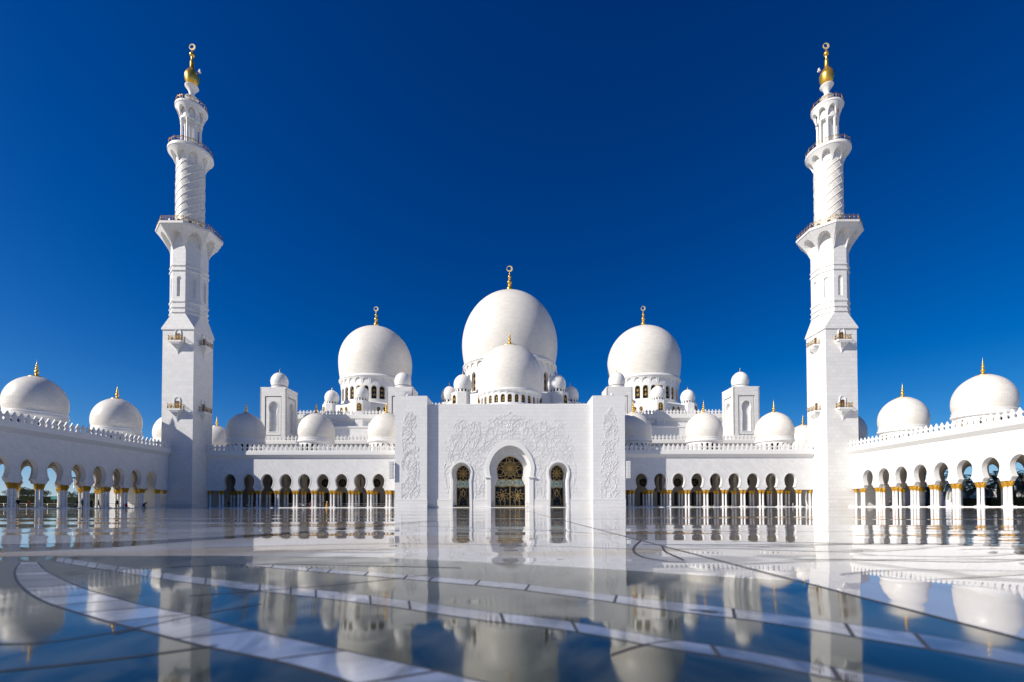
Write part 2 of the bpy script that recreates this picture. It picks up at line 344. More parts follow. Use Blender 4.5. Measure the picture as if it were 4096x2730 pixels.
# ------------------------------------------------------------------ galleries
def gallery(name, label, T, n, x0, left, right, rows, depth, ztop=14.1, cols_rows=(0,), merl=None, cross=(), backwall=False, group='arcaded galleries round the courtyard'):
    """T: local x along the wall, local y into the building. Columns stand .55 behind the face."""
    root = empty(name, T.translation, atan2(T.col[0][1], T.col[0][0]), label=label, cat='arcade', group=group)
    I = Matrix.Identity(4)
    xa, xb = x0-left, x0+n*BAY+right
    w = MB(); arch_wall(w, n, BAY, ztop-.05, .9, I, x0, left, right)
    w.build('wall', 'diamond', root)
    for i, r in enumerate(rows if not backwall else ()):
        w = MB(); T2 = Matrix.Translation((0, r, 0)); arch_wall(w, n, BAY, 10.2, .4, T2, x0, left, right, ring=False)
        w.build('inner_wall', 'intrados_shade', root)
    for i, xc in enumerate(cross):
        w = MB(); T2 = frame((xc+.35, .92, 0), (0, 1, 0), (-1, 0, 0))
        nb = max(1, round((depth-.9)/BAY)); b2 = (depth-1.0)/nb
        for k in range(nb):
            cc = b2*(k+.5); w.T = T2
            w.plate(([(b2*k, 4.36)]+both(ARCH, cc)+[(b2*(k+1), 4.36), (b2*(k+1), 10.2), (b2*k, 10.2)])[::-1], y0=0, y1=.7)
        w.build('cross_arch', 'intrados_shade', root)
    w = MB(); w.box(xa, xb, .9, depth, 10.2, ztop-.1); w.build('roof', 'smooth', root)
    w = MB(); w.box(xa-.0, xb, -1.0, depth+1, 0, .15); w.build('plinth', 'smooth', root)
    w = MB(); cornice(w, xa, xb, I, ztop-1.6, ztop-.85, ztop, .75)
    w.build('cornice', 'smooth', root)
    w = MB(); merlons(w, (merl or (xa, xb))[0], (merl or (xa, xb))[1], ztop, -.62, -.40)
    w.build('parapet', 'carved', root)
    # columns in pairs on each line
    first = make_column(root); first.location = (x0-.38, .55, 0); done = 1
    xs = [x0+BAY*k for k in range(n+1)]
    spots = []
    for ri, r in enumerate([0]+list(rows)):
        for k, x in enumerate(xs):
            for dx in (-.38, .38):
                if ri == 0 and k == 0 and dx < 0: continue
                if ri and n > 9 and dx < 0 and k % 2: continue
                spots.append((x+dx, r+.2 if ri else .5, 0))
    if left > 2.5: spots.append((xa+.6, .55, 0))
    if right > 2.5: spots.append((xb-.6, .55, 0))
    for s in spots[:99]: inst(first, root, s)
    # square bases under each pair
    for k, x in enumerate(xs):
        b = MB(); b.box(x-.85, x+.85, .1, 1.0, .15, .26); b.build('column_base', 'smooth', root)
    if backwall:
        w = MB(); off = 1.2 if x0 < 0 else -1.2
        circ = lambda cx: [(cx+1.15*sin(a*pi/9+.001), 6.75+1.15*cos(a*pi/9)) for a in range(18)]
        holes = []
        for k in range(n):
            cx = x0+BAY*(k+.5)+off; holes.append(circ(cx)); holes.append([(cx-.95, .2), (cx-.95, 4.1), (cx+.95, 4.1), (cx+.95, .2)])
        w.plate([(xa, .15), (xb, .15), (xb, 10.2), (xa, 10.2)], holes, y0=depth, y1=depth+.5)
        w.build('rear_wall', 'intrados_shade', root)
        for k in range(n):
            cx = x0+BAY*(k+.5)+off
            g = MB(); g.box(cx-1.0, cx+1.0, depth+.35, depth+.4, .16, 4.15)
            dd = g.build('glass_door', 'glass', root)
            f = MB()
            for x in (-.92, -.02, .88): f.box(cx+x, cx+x+.05, depth+.30, depth+.35, .2, 4.1)
            f.box(cx-.92, cx+.93, depth+.29, depth+.34, .2, .5)
            f.build('door_frame', 'lattice', dd)
            g = MB(); g.lathe([(0.01, 0), (1.2, 0)], 20); g2 = MB()
            g2.plate([(cx+1.2*sin(a*pi/9), 6.75+1.2*cos(a*pi/9)) for a in range(18)], y0=depth+.35, y1=depth+.4)
            rw = g2.build('round_window', 'glass', root)
            t = MB()
            for a in range(8):
                an = a*pi/4; q = [(cx+cos(an)*.15+.5*s*cos(an)+.22*sin(pi*s)*-sin(an), depth+.33, 6.75+sin(an)*.15+.5*s*2*sin(an)*.5+.22*sin(pi*s)*cos(an)) for s in [i/6*2 for i in range(7)]]
                t.tube(q, .02, 4)
            t.build('lattice', 'lattice', rw)
    return root
D = 14.6
XF = 81.6    # wall face of the wings
# left wing: x local runs away from viewer? keep local y pointing outward (-X): local x = direction d with up x d = n
TL = frame((-XF, 0, 0), (0, 1, 0))      # up x (0,1,0) = (-1,0,0)
TR = frame((XF, 0, 0), (0, -1, 0))      # up x (0,-1,0) = (1,0,0)
Y_END = 114.48; WB = 111.6
n_w = 10
gl = gallery('arcade_gallery', 'shaded white arcade wing along the left side of the courtyard, palms behind it', TL, n_w, WB-n_w*BAY, 0, Y_END-WB, (4.9, 9.55, 14.05), D, cross=(WB-2*BAY, WB-6*BAY))
gr = gallery('arcade_gallery', 'sunlit white arcade wing along the right side with palms and hedge behind', TR, n_w, -WB, Y_END-WB, 0, (4.9, 9.55, 14.05), D, cross=(-WB+2*BAY, -WB+6*BAY))
for s in (-1, 1):  # roofed corners, filled solid to block sun from the gallery ends
    w = MB(); a, b = sorted((s*76.0, s*96.3)); w.box(a, b, 134.5, 146.8, 0, 14.0); a, b = sorted((s*83.6, s*96.3)); w.box(a, b, 115.4, 134.4, 0, 14.0)
    a, b = sorted((s*75.95, s*83.5)); w.box(a, b, 122.2, 134.4, 0, 14.0)
    cb = empty('corner_block', (s*86, 130, 0), label=f'plain white roofed block, solid fill added to keep sun out, behind the {"left" if s < 0 else "right"} minaret joining the arcades', cat='building')
    o = w.build('wall', 'diamond', cb); o.location = (-s*86, -130, 0)
TG = frame((0, 120, 0), (1, 0, 0))      # n = (0,1,0)
X1 = 30.6; X2 = X1+9*BAY
gallery('arcade_gallery', 'white arcade gallery between the left minaret and the portal, partly in shadow', TG, 9, -X2, 75.88-X2, X1-27.5, (5.2,), 10.7, cross=[-X2+BAY*k for k in (1, 3, 4, 7)], backwall=True)
gallery('arcade_gallery', 'white arcade gallery between the portal and the right minaret', TG, 9, X1, X1-27.5, 75.88-X2, (5.2,), 10.7, cross=[X1+BAY*k for k in (2, 5, 6, 8)], backwall=True)

# ------------------------------------------------------------------ domes
def arcade_ring(mb, n, r, z0, z1, w, zb, zs, zt, depth=.3, a0=0, a1=2*pi, m=4):
    """cylindrical wall with arched openings and reveals"""
    span = (a1-a0)/n; hw = w/2/r
    def P(a, z, rr=r): return (rr*cos(a), rr*sin(a), z)
    for i in range(n):
        c = a0+span*(i+.5)
        for s in (-1, 1):
            us = [s*span/2]+[s*hw*(1-k/m) for k in range(m+1)]
            for k in range(len(us)-1):
                a, b = c+us[k], c+us[k+1]
                solid = k == 0
                ta = zs+(zt-zs)*sqrt(max(0, 1-(abs(us[k])/hw)**2)) if k else 0
                tb = zs+(zt-zs)*sqrt(max(0, 1-(abs(us[k+1])/hw)**2))
                def q(p1, p2, p3, p4): mb.face([mb.vert(p) for p in ((p1, p2, p3, p4) if s < 0 else (p2, p1, p4, p3))], None, False)
                if solid: q(P(a, z0), P(b, z0), P(b, z1), P(a, z1))
                else:
                    q(P(a, z0), P(b, z0), P(b, zb), P(a, zb)); q(P(a, ta), P(b, tb), P(b, z1), P(a, z1))
                    q(P(a, ta, r-depth), P(b, tb, r-depth), P(b, tb), P(a, ta))
                    q(P(a, zb), P(b, zb), P(b, zb, r-depth), P(a, zb, r-depth))
            q(P(c+s*hw, zb, r-depth), P(c+s*hw, zb), P(c+s*hw, zs), P(c+s*hw, zs, r-depth))
def flare(mb, n, z0, z1, r0, r1, octo=False, frac=.72, p=1.6, rot=0, m=8, rows=5, edge=.12):
    """corbelled ring with an arched hollow under every facet"""
    sp = 2*pi/n
    def rad(z, u):
        t = max(0, min(1, (z-z0)/(z1-z0))); R = r0+(r1-r0)*t**p
        if octo: R = R*cos(sp/2)/cos(u*sp/2)
        return R
    def inner(u): return (r0-.02)*(cos(sp/2)/cos(u*sp/2) if octo else 1)
    for i in range(n):
        def P(u, z, R=None):
            a = rot+sp*(i+.5)+u*sp/2; R = rad(z, u) if R is None else R
            return (R*cos(a), R*sin(a), z)
        us = [-1]+[-(1-edge)+2*(1-edge)*k/m for k in range(m+1)]+[1]
        def zl(u):
            x = abs(u)/(1-edge)
            if x >= 1: return z0
            return z0+(z1-z0)*frac*(.93*(1-x**2.6)**.6+.07*(1-x))
        for k in range(len(us)-1):
            a, b = us[k], us[k+1]; la, lb = zl(a), zl(b)
            for j in range(rows):
                f0, f1 = j/rows, (j+1)/rows
                mb.quad(P(a, la+(z1-la)*f0), P(b, lb+(z1-lb)*f0), P(b, lb+(z1-lb)*f1), P(a, la+(z1-la)*f1))
            mb.quad(P(a, la, inner(a)), P(b, lb, inner(b)), P(b, lb), P(a, la))
def finial_profile(z, s, disc=1.1, crescent=False):
    P = [(disc*s, 0), (disc*s, .10), (disc*.55*s, .22), (.30*s, .50), (.22*s, .85), (.36*s, 1.0), (.40*s, 1.2), (.30*s, 1.42), (.16*s, 1.55), (.24*s, 1.68), (.30*s, 1.85), (.22*s, 2.05), (.12*s, 2.15), (.18*s, 2.28), (.22*s, 2.40), (.14*s, 2.58), (.07*s, 2.66), (.12*s, 2.78), (.10*s, 2.9), (.03*s, 3.1), (.012*s, 3.9)]
    return [(r, z+h*s if h > .1 else z+h) for r, h in P]
def arch_window(w, h, seg=6):
    return [(-w/2, 0), (w/2, 0)]+[(w/2*cos(pi*k/seg), h-w/2+w/2*sin(pi*k/seg)) for k in range(seg+1)]
def window_mesh(w, h, lat=True):
    """arched dark window in gilt frame with a star lattice; front towards -y; origin bottom centre"""
    f = MB(); o = arch_window(w, h); i = [(x*.86, .06*w+z*(1-.12*w/h)) for x, z in o]
    f.mi = 0; f.plate(o, [i], y0=-.06, y1=.02, back=False)
    f.mi = 1; f.plate(i, y0=0, y1=.02, back=False, closed_sides=False)
    if lat:
        f.mi = 0; r = w*.30
        for cz in ([h*.33, h*.68] if h > 1.7*w else [h*.5]):
            for k in range(6):
                a = k*pi/3+.3
                f.tube([(0, -.02, cz), (r*.6*cos(a-.35), -.03, cz+r*.6*sin(a-.35)), (r*1.25*cos(a), -.02, cz+r*1.25*sin(a))], w*.022, 3, cap=False)
                f.tube([(0, -.02, cz), (r*.6*cos(a+.35), -.03, cz+r*.6*sin(a+.35)), (r*1.25*cos(a), -.02, cz+r*1.25*sin(a))], w*.022, 3, cap=False)
    return f
def crescent_mesh(mb, z, R, T=None):
    """full ring crescent, thick on one side, in the local xz plane"""
    n = 28; out = [(R*cos(2*pi*k/n), z+R*sin(2*pi*k/n)) for k in range(n)]
    inn = [(-.18*R+.68*R*cos(2*pi*k/n), z+.10*R+.68*R*sin(2*pi*k/n)) for k in range(n)]
    if T is not None: mb.T = T
    mb.plate(out, [inn], y0=-.10*R, y1=.10*R); mb.T = Matrix.Identity(4)
def gallery_dome():
    root = empty('dome', cat='dome', group='white domes on the arcade roofs')
    s = MB(); z = 18.1
    prof = [(4.52, z), (4.60, z+.5), (4.72, z+1.1), (4.76, z+1.9), (4.70, z+2.7), (4.52, z+3.5), (4.20, z+4.3), (3.72, z+5.1), (3.05, z+5.85), (2.25, z+6.45), (1.5, z+6.85), (.9, z+7.05), (.02, z+7.15)]
    s.lathe(smooth_prof(prof), 64); s.build('shell', 'dome', root)
    r = MB(); r.lathe([(4.3, 17.0), (4.72, 17.1), (4.84, 17.25), (4.84, 17.55), (4.66, 17.62), (4.66, 17.95), (4.74, 18.0), (4.70, 18.12), (4.45, 18.16)], 64, smooth=False); r.build('cornice_ring', 'smooth', root)
    d = MB(); arcade_ring(d, 20, 4.38, 14.1, 17.1, .74, 14.8, 16.2, 16.58, .28)
    d.lathe([(4.08, 14.1), (4.08, 17.1)], 40); d.build('drum', 'smooth', root)
    w = window_mesh(.72, 1.78, False).build('window', ['lattice', 'glass'], root)
    a0 = -pi/2+pi/20
    for k in range(-5, 7):
        a = -pi/2+(k-.5)*pi/10+pi/10*0
        i = w if k == -5 else inst(w, root, (0, 0, 0))
        i.location = (4.13*cos(a), 4.13*sin(a), 14.8); i.rotation_euler.z = a+pi/2
    f = MB(); f.lathe(finial_profile(z+6.95, .92, 1.35), 20); f.build('finial', 'gold', root)
    return root
def smooth_prof(P, k=3):
    """Catmull-Rom subdivision of a profile"""
    out = []
    for i in range(len(P)-1):
        p0 = P[max(i-1, 0)]; p1 = P[i]; p2 = P[i+1]; p3 = P[min(i+2, len(P)-1)]
        for j in range(k):
            t = j/k; out.append(tuple(.5*((2*p1[d])+(-p0[d]+p2[d])*t+(2*p0[d]-5*p1[d]+4*p2[d]-p3[d])*t*t+(-p0[d]+3*p1[d]-3*p2[d]+p3[d])*t**3) for d in (0, 1)))
    out.append(P[-1]); return [(max(.01, r), z) for r, z in out]
GD = gallery_dome()
ordn = ['nearest the portal', 'in the middle', 'nearest the minaret']
spec = []
for s, side in ((-1, 'left'), (1, 'right')):
    for i, x in enumerate((32.9, 51.6, 70.3)):
        t = f'white dome with gold finial on the {side} front gallery, {ordn[i]}'
        if s < 0 and i == 2: t = 'grey shaded white dome with gold finial on the gallery beside the left minaret'
        if s > 0 and i == 0: t = 'white dome crossed by a dark shadow, beside the right edge of the portal'
        spec.append((s*x, 127.4, 1, t))
    for i, y in enumerate((72.4, 91.2, 110, 128.8, 147.6)):
        wl = 'shaded' if s < 0 else 'sunlit'
        t = [f'white dome standing on the {side} wing beyond the edge of the picture',
             f'large white dome with gold finial above the {wl} wing, nearest the {side} edge',
             f'white dome with gold finial above the {wl} {side} wing, second from the edge',
             f'white dome on the {side} wing mostly hidden behind the {side} minaret',
             f'white dome peeping out between the {side} minaret and the gallery domes'][i]
        spec.append((s*90.4, y, 1, t))
for i, (x, y, sc, t) in enumerate(spec):
    o = GD if i == 0 else copy_tree(GD)
    o.location = (x, y, 0); o['label'] = t; o.rotation_euler.z = atan2(-x, y)*.9

def small_dome(R, group, ring=True):
    """turret dome, base at z=0: drum, shell, finial"""
    root = empty('turret_dome', cat='small dome', group=group); k = R/3.1
    d = MB()
    if ring:
        arcade_ring(d, 14, 2.72*k, 0, 1.55*k, .62*k, .35*k, .95*k, 1.22*k, .2*k); d.lathe([(2.5*k, 0), (2.5*k, 1.5*k)], 28)
    else: d.lathe([(2.78*k, 0), (2.78*k, .9*k), (2.9*k, 1.0*k), (2.9*k, 1.12*k), (2.84*k, 1.2*k)], 40, smooth=False)
    d.build('drum', 'smooth', root)
    h = 1.45*k
    s = MB(); s.lathe([(2.85*k, h-.05*k), (2.95*k, h), (2.95*k, h+.12*k), (2.82*k, h+.16*k)], 40, smooth=False)
    s.lathe([(r*k, h+z*k) for r, z in smooth_prof([(2.82, .15), (3.02, .8), (3.12, 1.6), (3.05, 2.4), (2.8, 3.2), (2.35, 3.95), (1.7, 4.6), (1.0, 5.0), (.4, 5.15), (.01, 5.2)])], 40)
    s.build('shell', 'smooth', root)
    f = MB(); f.lathe(finial_profile(h+5.1*k, .48*k, .9), 12); f.build('finial', 'gold', root)
    if ring:
        w = MB(); w.plate(arch_window(.56*k, .85*k), y0=-.02, y1=0, back=False); w0 = w.build('window', 'glass', root)
        for j in range(-3, 4):
            a = -pi/2+(j+.0)*2*pi/14
            i = w0 if j == -3 else inst(w0, root, (0, 0, 0))
            i.location = (2.53*k*cos(a), 2.53*k*sin(a), .36*k); i.rotation_euler.z = a+pi/2
    return root

def great_dome(name_label, c, R, zr, prof, drum_r, drum, nwin, win, scal, finial_s, crescent, group, mat='bigdome', caplow=True, visible=110, mirrorcap=True):
    """prof: list (r,z) absolute. drum=(z0,z1). win=(w,zb,zt). scal=(z0,z1,r)"""
    root = empty('great_dome', (c[0], c[1], 0), label=name_label, cat='dome', group=group)
    s = MB(); s.lathe(smooth_prof(prof, 5), 96, uref=R); s.build('shell', mat, root)
    k = R/13.4
    d = MB(); w, zb, zt = win
    arcade_ring(d, nwin, drum_r, drum[0], scal[1]+.1, w*1.12, zb, zt-w/2, zt+w*.05, .9*k, m=5, a0=-pi/2-pi/nwin, a1=1.5*pi-pi/nwin)
    d.lathe([(drum_r-.75*k, drum[0]), (drum_r-.75*k, scal[1])], 56)
    flare(d, nwin, scal[0], scal[1], drum_r+.02, scal[2], frac=.86, p=2.2, rot=-pi/2-pi/nwin, m=8, rows=4, edge=.08)
    d.lathe([(scal[2], scal[1]), (scal[2]+.12*k, scal[1]+.05), (scal[2]+.12*k, scal[1]+.35*k), (prof[0][0]+.25*k, scal[1]+.8*k), (prof[0][0]+.1*k, zr+.1), (prof[0][0]-.5, zr+.15)], 96, smooth=False)
    d.build('drum', 'smooth', root)
    wm = window_mesh(w, zt-zb).build('window', ['lattice', 'glass'], root)
    first = True
    for j in range(nwin):
        a = -pi/2+2*pi*j/nwin
        if abs((a+pi/2+pi) % (2*pi)-pi) > radians(visible): continue
        i = wm if first else inst(wm, root, (0, 0, 0)); first = False
        i.location = ((drum_r-.62*k)*cos(a), (drum_r-.62*k)*sin(a), zb); i.rotation_euler.z = a+pi/2
    zt_ = prof[-1][1]
    cp = MB(); cr = 2.7*k if crescent else 2.55
    cp.lathe([(cr, zt_-cr*cr/(2.4*R)-.05), (cr, zt_-cr*cr/(2.4*R)+.18), (cr*.5, zt_+.1), (.5*k, zt_+.5*k)], 32)
    cp.build('cap', 'smooth' if crescent else 'gold', root)
    f = MB(); S = finial_s
    P = [(.85, -.1), (.85, .1), (.6, .35), (.75, .7), (.95, 1.2), (.9, 1.7), (.55, 2.25), (.38, 2.4), (.62, 2.6), (.38, 2.75), (.45, 2.95), (.72, 3.4), (.70, 3.8), (.4, 4.25), (.27, 4.4), (.45, 4.55), (.26, 4.7), (.34, 4.9), (.52, 5.25), (.48, 5.55), (.22, 5.95), (.12, 6.1), (.2, 6.3), (.08, 6.6), (.06, 7.0)]
    if not crescent: P += [(.02, 8.0)]
    f.lathe([(r*S, zt_+z*S) for r, z in smooth_prof(P, 2)], 20)
    fin = f.build('finial', 'gold', root)
    if crescent:
        c2 = MB(); crescent_mesh(c2, zt_+7.95*S, .98*S); c2.build('crescent', 'palegold', fin)
    return root
def hallprof(R, rb, zr, zw, zt):
    P = [(rb, zr)]
    for k in range(1, 5): t = k/4; P.append((rb+(R-rb)*sin(t*pi/2), zr+(zw-zr)*t))
    for k in range(1, 13): t = k/12*pi/2; P.append((R*(cos(t)**.97) if k < 12 else .01, zw+(zt-zw)*sin(t)**1.03))
    return P
great_dome('tallest white dome, behind the central portal, with a golden crescent on top', (0, 180), 17.9, 52.6, hallprof(17.9, 16.9, 52.4, 60.5, 80.9), 16.5, (37, 0), 28, (2.2, 41.2, 48.0), (48.6, 51.7, 17.5), 1.18, True, 'great domes of the prayer hall')
for s, t in ((-1, 'left'), (1, 'right')):
    great_dome(f'great white dome over the {t} part of the prayer hall, golden crescent on top', (s*50.5, 180), 13.4, 47.0, hallprof(13.4, 12.7, 46.9, 54.2, 67.9), 12.4, (34.5, 0), 28, (1.75, 38.3, 42.9), (43.4, 46.2, 13.1), .90, True, 'great domes of the prayer hall')
great_dome('egg shaped white dome right behind the portal wall, gold disc and spike on top', (0, 143), 9.75, 33.6, hallprof(9.75, 9.35, 33.5, 38.3, 48.4), 9.0, (27.5, 0), 28, (1.15, 29.6, 31.9), (31.9, 33.0, 9.5), .56, False, 'great domes of the prayer hall', mat='dome', visible=100)

# turret blocks round the great domes (octagonal base) ------------------------------------------------
HALLW = MB()
def octa_base(parent, cx, cy, r, ztop, zbase, blk, dz, wins):
    """ring of eight corner blocks with linking walls"""
    b = MB()
    for k in range(8):
        a = -pi/2+k*pi/4; bx, by = cx+r*cos(a), cy+r*sin(a)
        b.lathe([(blk, zbase), (blk, ztop), (.01, ztop+.02)], 8, (bx, by), rot=a+pi/8, smooth=False)
        a2 = a+pi/4; P = Vector((bx, by, 0)); Q = Vector((cx+r*cos(a2), cy+r*sin(a2), 0)); d = (Q-P).normalized()
        b.T = frame(P, d); L = (Q-P).length; b.box(blk*.8, L-blk*.8, -blk*.45, blk*.3, zbase, ztop-dz); b.T = Matrix.Identity(4)
    b.lathe([(r+.2, zbase), (r+.2, ztop-dz-.4), (r-3.2, ztop+1.0), (r-5.2, ztop+1.4)], 8, (cx, cy), rot=pi/8*0-pi/2, smooth=False)
    o = b.build('tower_base', 'facade', parent)
    wm = None
    for k in range(-3, 4):
        a = -pi/2+k*pi/4; bx, by = cx+r*cos(a), cy+r*sin(a)
        ap = blk*cos(pi/8)
        w = window_mesh(*wins[0]).build('window', ['lattice', 'glass'], parent) if wm is None else inst(wm, parent, (0, 0, 0))
        wm = wm or w
        w.location = (bx+(ap+.03)*cos(a), by+(ap+.03)*sin(a), ztop-wins[0][1]-.9); w.rotation_euler.z = a+pi/2
        for s in (-1, 1):   # small windows in the linking walls
            if abs(k+s) > 3: continue
            a2 = a+s*pi/4; P = Vector((bx, by, 0)); Q = Vector((cx+r*cos(a2), cy+r*sin(a2), 0)); d = (Q-P).normalized(); m = P+d*((Q-P).length*.42)
            am = (a+a2)/2; n = Vector((cos(am), sin(am), 0))
            w = inst(wm, parent, (0, 0, 0)); w.location = m+n*(blk*.45+.04)+Vector((0, 0, ztop-dz-wins[0][1]-.5)); w.rotation_euler.z = am+pi/2; w.scale = (.72, 1, .86)
hall = empty('prayer_hall', (0, 160, 0), label='stepped white prayer hall walls with leaf shaped parapets below the great domes', cat='building')
hb = Matrix.Translation((0, -160, 0))
class _L: pass
def hb_build(mb, name, mat):
    o = mb.build(name, mat, hall); o.location = (0, -160, 0); return o
octp = empty('octagon_bases', (0, -160, 0)); octp.parent = hall
def oct(cx, r, zt, blk, win): octa_base(hall_local, cx, 180, r, zt, 28, blk, .9, [win])
# an empty level would count as a part, so the base meshes hang straight under the hall
bpy.data.objects.remove(octp)
class Shift:
    pass
_before = set(bpy.data.objects)
octa_base(hall, 0, 180, 22.8, 38.9, 28, 4.0, .7, [(1.9, 3.0)])
for s in (-1, 1): octa_base(hall, s*50.5, 180, 17.0, 36.0, 26, 3.1, .6, [(1.55, 2.7)])
for o in set(bpy.data.objects)-_before:
    o.location.y -= 160
w = MB()
w.box(-92, 92, 146.9, 149, 0, 20.4)                       # middle wall
w.box(-88, 88, 156, 157.2, 14, 26.4)
w.box(-76, 76, 160.9, 163, 14, 31.0)
w.box(-92, -90.5, 147, 157, 0, 20.4); w.box(90.5, 92, 147, 157, 0, 20.4)
w.box(-29.0, 29.0, 134.2, 160.8, 10, 27.6)                # central hall under the front dome
hb_build(w, 'wall', 'diamond')
w = MB()
w.box(-92, 92, 149, 156, 13, 20.2); w.box(-88, 88, 157.2, 160.9, 20, 26.2); w.box(-76, 76, 163, 200, 20, 30.8); w.box(-29, 29, 134.2, 160, 27.6, 27.9)
hb_build(w, 'roof', 'smooth')
w = MB(); I4 = Matrix.Translation((0, 0, 0))
cornice(w, -92.6, 92.6, Matrix.Translation((0, 146.9, 0)), 18.7, 19.5, 20.4, .85)
cornice(w, -76.6, 76.6, Matrix.Translation((0, 160.9, 0)), 28.9, 29.8, 31.0, .95)
cornice(w, -88.5, 88.5, Matrix.Translation((0, 156, 0)), 25.9, 26.1, 26.5, .25)
hb_build(w, 'cornice', 'smooth')
w = MB()
merlons(w, -92.6, 92.6, 20.4, 146.3, 146.5); hb_build(w, 'parapet', 'carved')
w = MB(); merlons(w, -76.6, 76.6, 31.0, 160.2, 160.4); hb_build(w, 'parapet', 'carved')
w = MB()
for x0, x1 in ((-31, -17), (17, 31)): merlons(w, x0, x1, 34.8, 166.2, 166.4); w.box(x0, x1, 166.2, 166.9, 28, 34.8)
hb_build(w, 'parapet', 'carved')

td = small_dome(3.1, 'small domes round the tallest dome'); tdn = 0
td2 = small_dome(2.45, 'small domes round the side domes')
pos = []
lab_main = {0: None, 1: 'to the right of the front dome', -1: 'to the left of the front dome', 2: 'at the far right, half behind its neighbour', -2: 'at the far left, half behind its neighbour'}
for k in (-2, -1, 1, 2):
    a = -pi/2+k*pi/4; pos.append((td, 22.8*cos(a), 180+22.8*sin(a), 38.9, 'small dome below the tallest dome, '+lab_main[k]))
for s, t in ((-1, 'left'), (1, 'right')):
    for k, u in ((-1, 'on its inner corner behind the square tower'), (0, 'in front of its drum'), (1, 'on its outer corner against the sky'), (2, 'on its outer side, hidden behind another')):
        a = -pi/2+s*k*pi/4; pos.append((td2, s*50.5+17*cos(a), 180+17*sin(a), 36.0, f'small dome of the {t} great dome, {u}'))
used = set()
for p, x, y, z, t in pos:
    o = p if id(p) not in used else copy_tree(p); used.add(id(p)); o.location = (x, y, z); o['label'] = t

# square towers with blind niches -------------------------------------------------------------------
def niche_tower():
    root = empty('square_tower', cat='tower', group='square towers with blind horseshoe niches')
    H = 37.4; h = 4.03
    b = MB(); b.box(-h+1.05, h-1.05, -h+1.05, h-1.05, 0, H-.2); b.box(-h, h, -h, h, H-.25, H)
    out = [(-h, 0), (h, 0), (h, H-.25), (-h, H-.25)]
    rec = [(-2.55, 22.3), (2.55, 22.3), (2.55, 34.6), (-2.55, 34.6)]
    nich = both(horseshoe(1.48, 23.6, 29.6, 31.2, 33.0, 1.2, 1.32, step=False))
    nich = [(x, z) for x, z in nich]
    for k in range(4):
        b.T = Matrix.Rotation(k*pi/2, 4, 'Z')
        b.plate(out, [rec], y0=-h, y1=-h+.38, back=False)
        b.plate([(-2.3, 22.55), (2.3, 22.55), (2.3, 34.35), (-2.3, 34.35)], [nich], y0=-h+.16, y1=-h+1.04, back=False)
        b.plate([(x*1.16, 28.3+(z-28.3)*1.06) for x, z in nich], [nich], y0=-h+.10, y1=-h+.16, back=False)
    b.T = Matrix.Identity(4)
    b.build('shaft', 'block', root)
    p = MB()
    for k in range(4):
        p.T = Matrix.Rotation(k*pi/2, 4, 'Z'); p.plate([(x*1.01, z) for x, z in nich], y0=-h+1.0, y1=-h+1.04, back=False)
    p.build('niche', 'block', root)
    return root
nt_ = niche_tower(); td3 = small_dome(2.6, 'small domes on the square towers', ring=False)
for i, (x, t) in enumerate(((-73.3, 'leftmost square white tower with horseshoe niches, behind the left gallery'), (-34.05, 'square white tower just left of the portal, partly hidden by it'), (34.05, 'square white tower just right of the portal, partly hidden by it'), (73.3, 'rightmost square white tower with horseshoe niches, behind the right gallery'))):
    o = nt_ if i == 0 else copy_tree(nt_); o.location = (x, 152.05, 0); o['label'] = t
    d = td3 if i == 0 else copy_tree(td3); d.location = (x, 152.05, 37.4); d['label'] = 'small plain white dome on the '+('leftmost square tower', 'square tower left of the portal', 'square tower right of the portal', 'rightmost square tower')[i]

# ------------------------------------------------------------------ minarets
def railing(mb, pts, h, gap=1.05, closed=True, r=.035, post=.07, lat=True):
    """posts, rails and star lattice along a polyline (list of xyz at floor level)"""
    P = [Vector(p) for p in pts]; n = len(P)
    for i in range(n if closed else n-1):
        a, b = P[i], P[(i+1) % n]; L = (b-a).length; m = max(1, round(L/gap)); d = (b-a)/m
        for k in range(m):
            p, q = a+d*k, a+d*(k+1)
            if k == 0 or m > 3: mb.tube([p, p+Vector((0, 0, h*1.18))], post if k == 0 else post*.6, 5)
            for z in (.12, .8, 1.0): mb.tube([p+Vector((0, 0, h*z)), q+Vector((0, 0, h*z))], r*1.2, 4, cap=False)
            if lat:
                c = (p+q)/2+Vector((0, 0, h*.46)); e = d.normalized(); rr = min(h*.33, d.length*.42)
                for j in range(5):
                    an = pi/2+j*2*pi/5; t = c+e*rr*cos(an)+Vector((0, 0, rr*sin(an)))
                    an2 = an+pi/5; u = c+e*rr*.4*cos(an2)+Vector((0, 0, rr*.4*sin(an2))); an3 = an-pi/5; v = c+e*rr*.4*cos(an3)+Vector((0, 0, rr*.4*sin(an3)))
                    mb.tube([u, t, v], r*.9, 3, cap=False)
    if not closed: mb.tube([P[-1], P[-1]+Vector((0, 0, h*1.18))], post, 5)
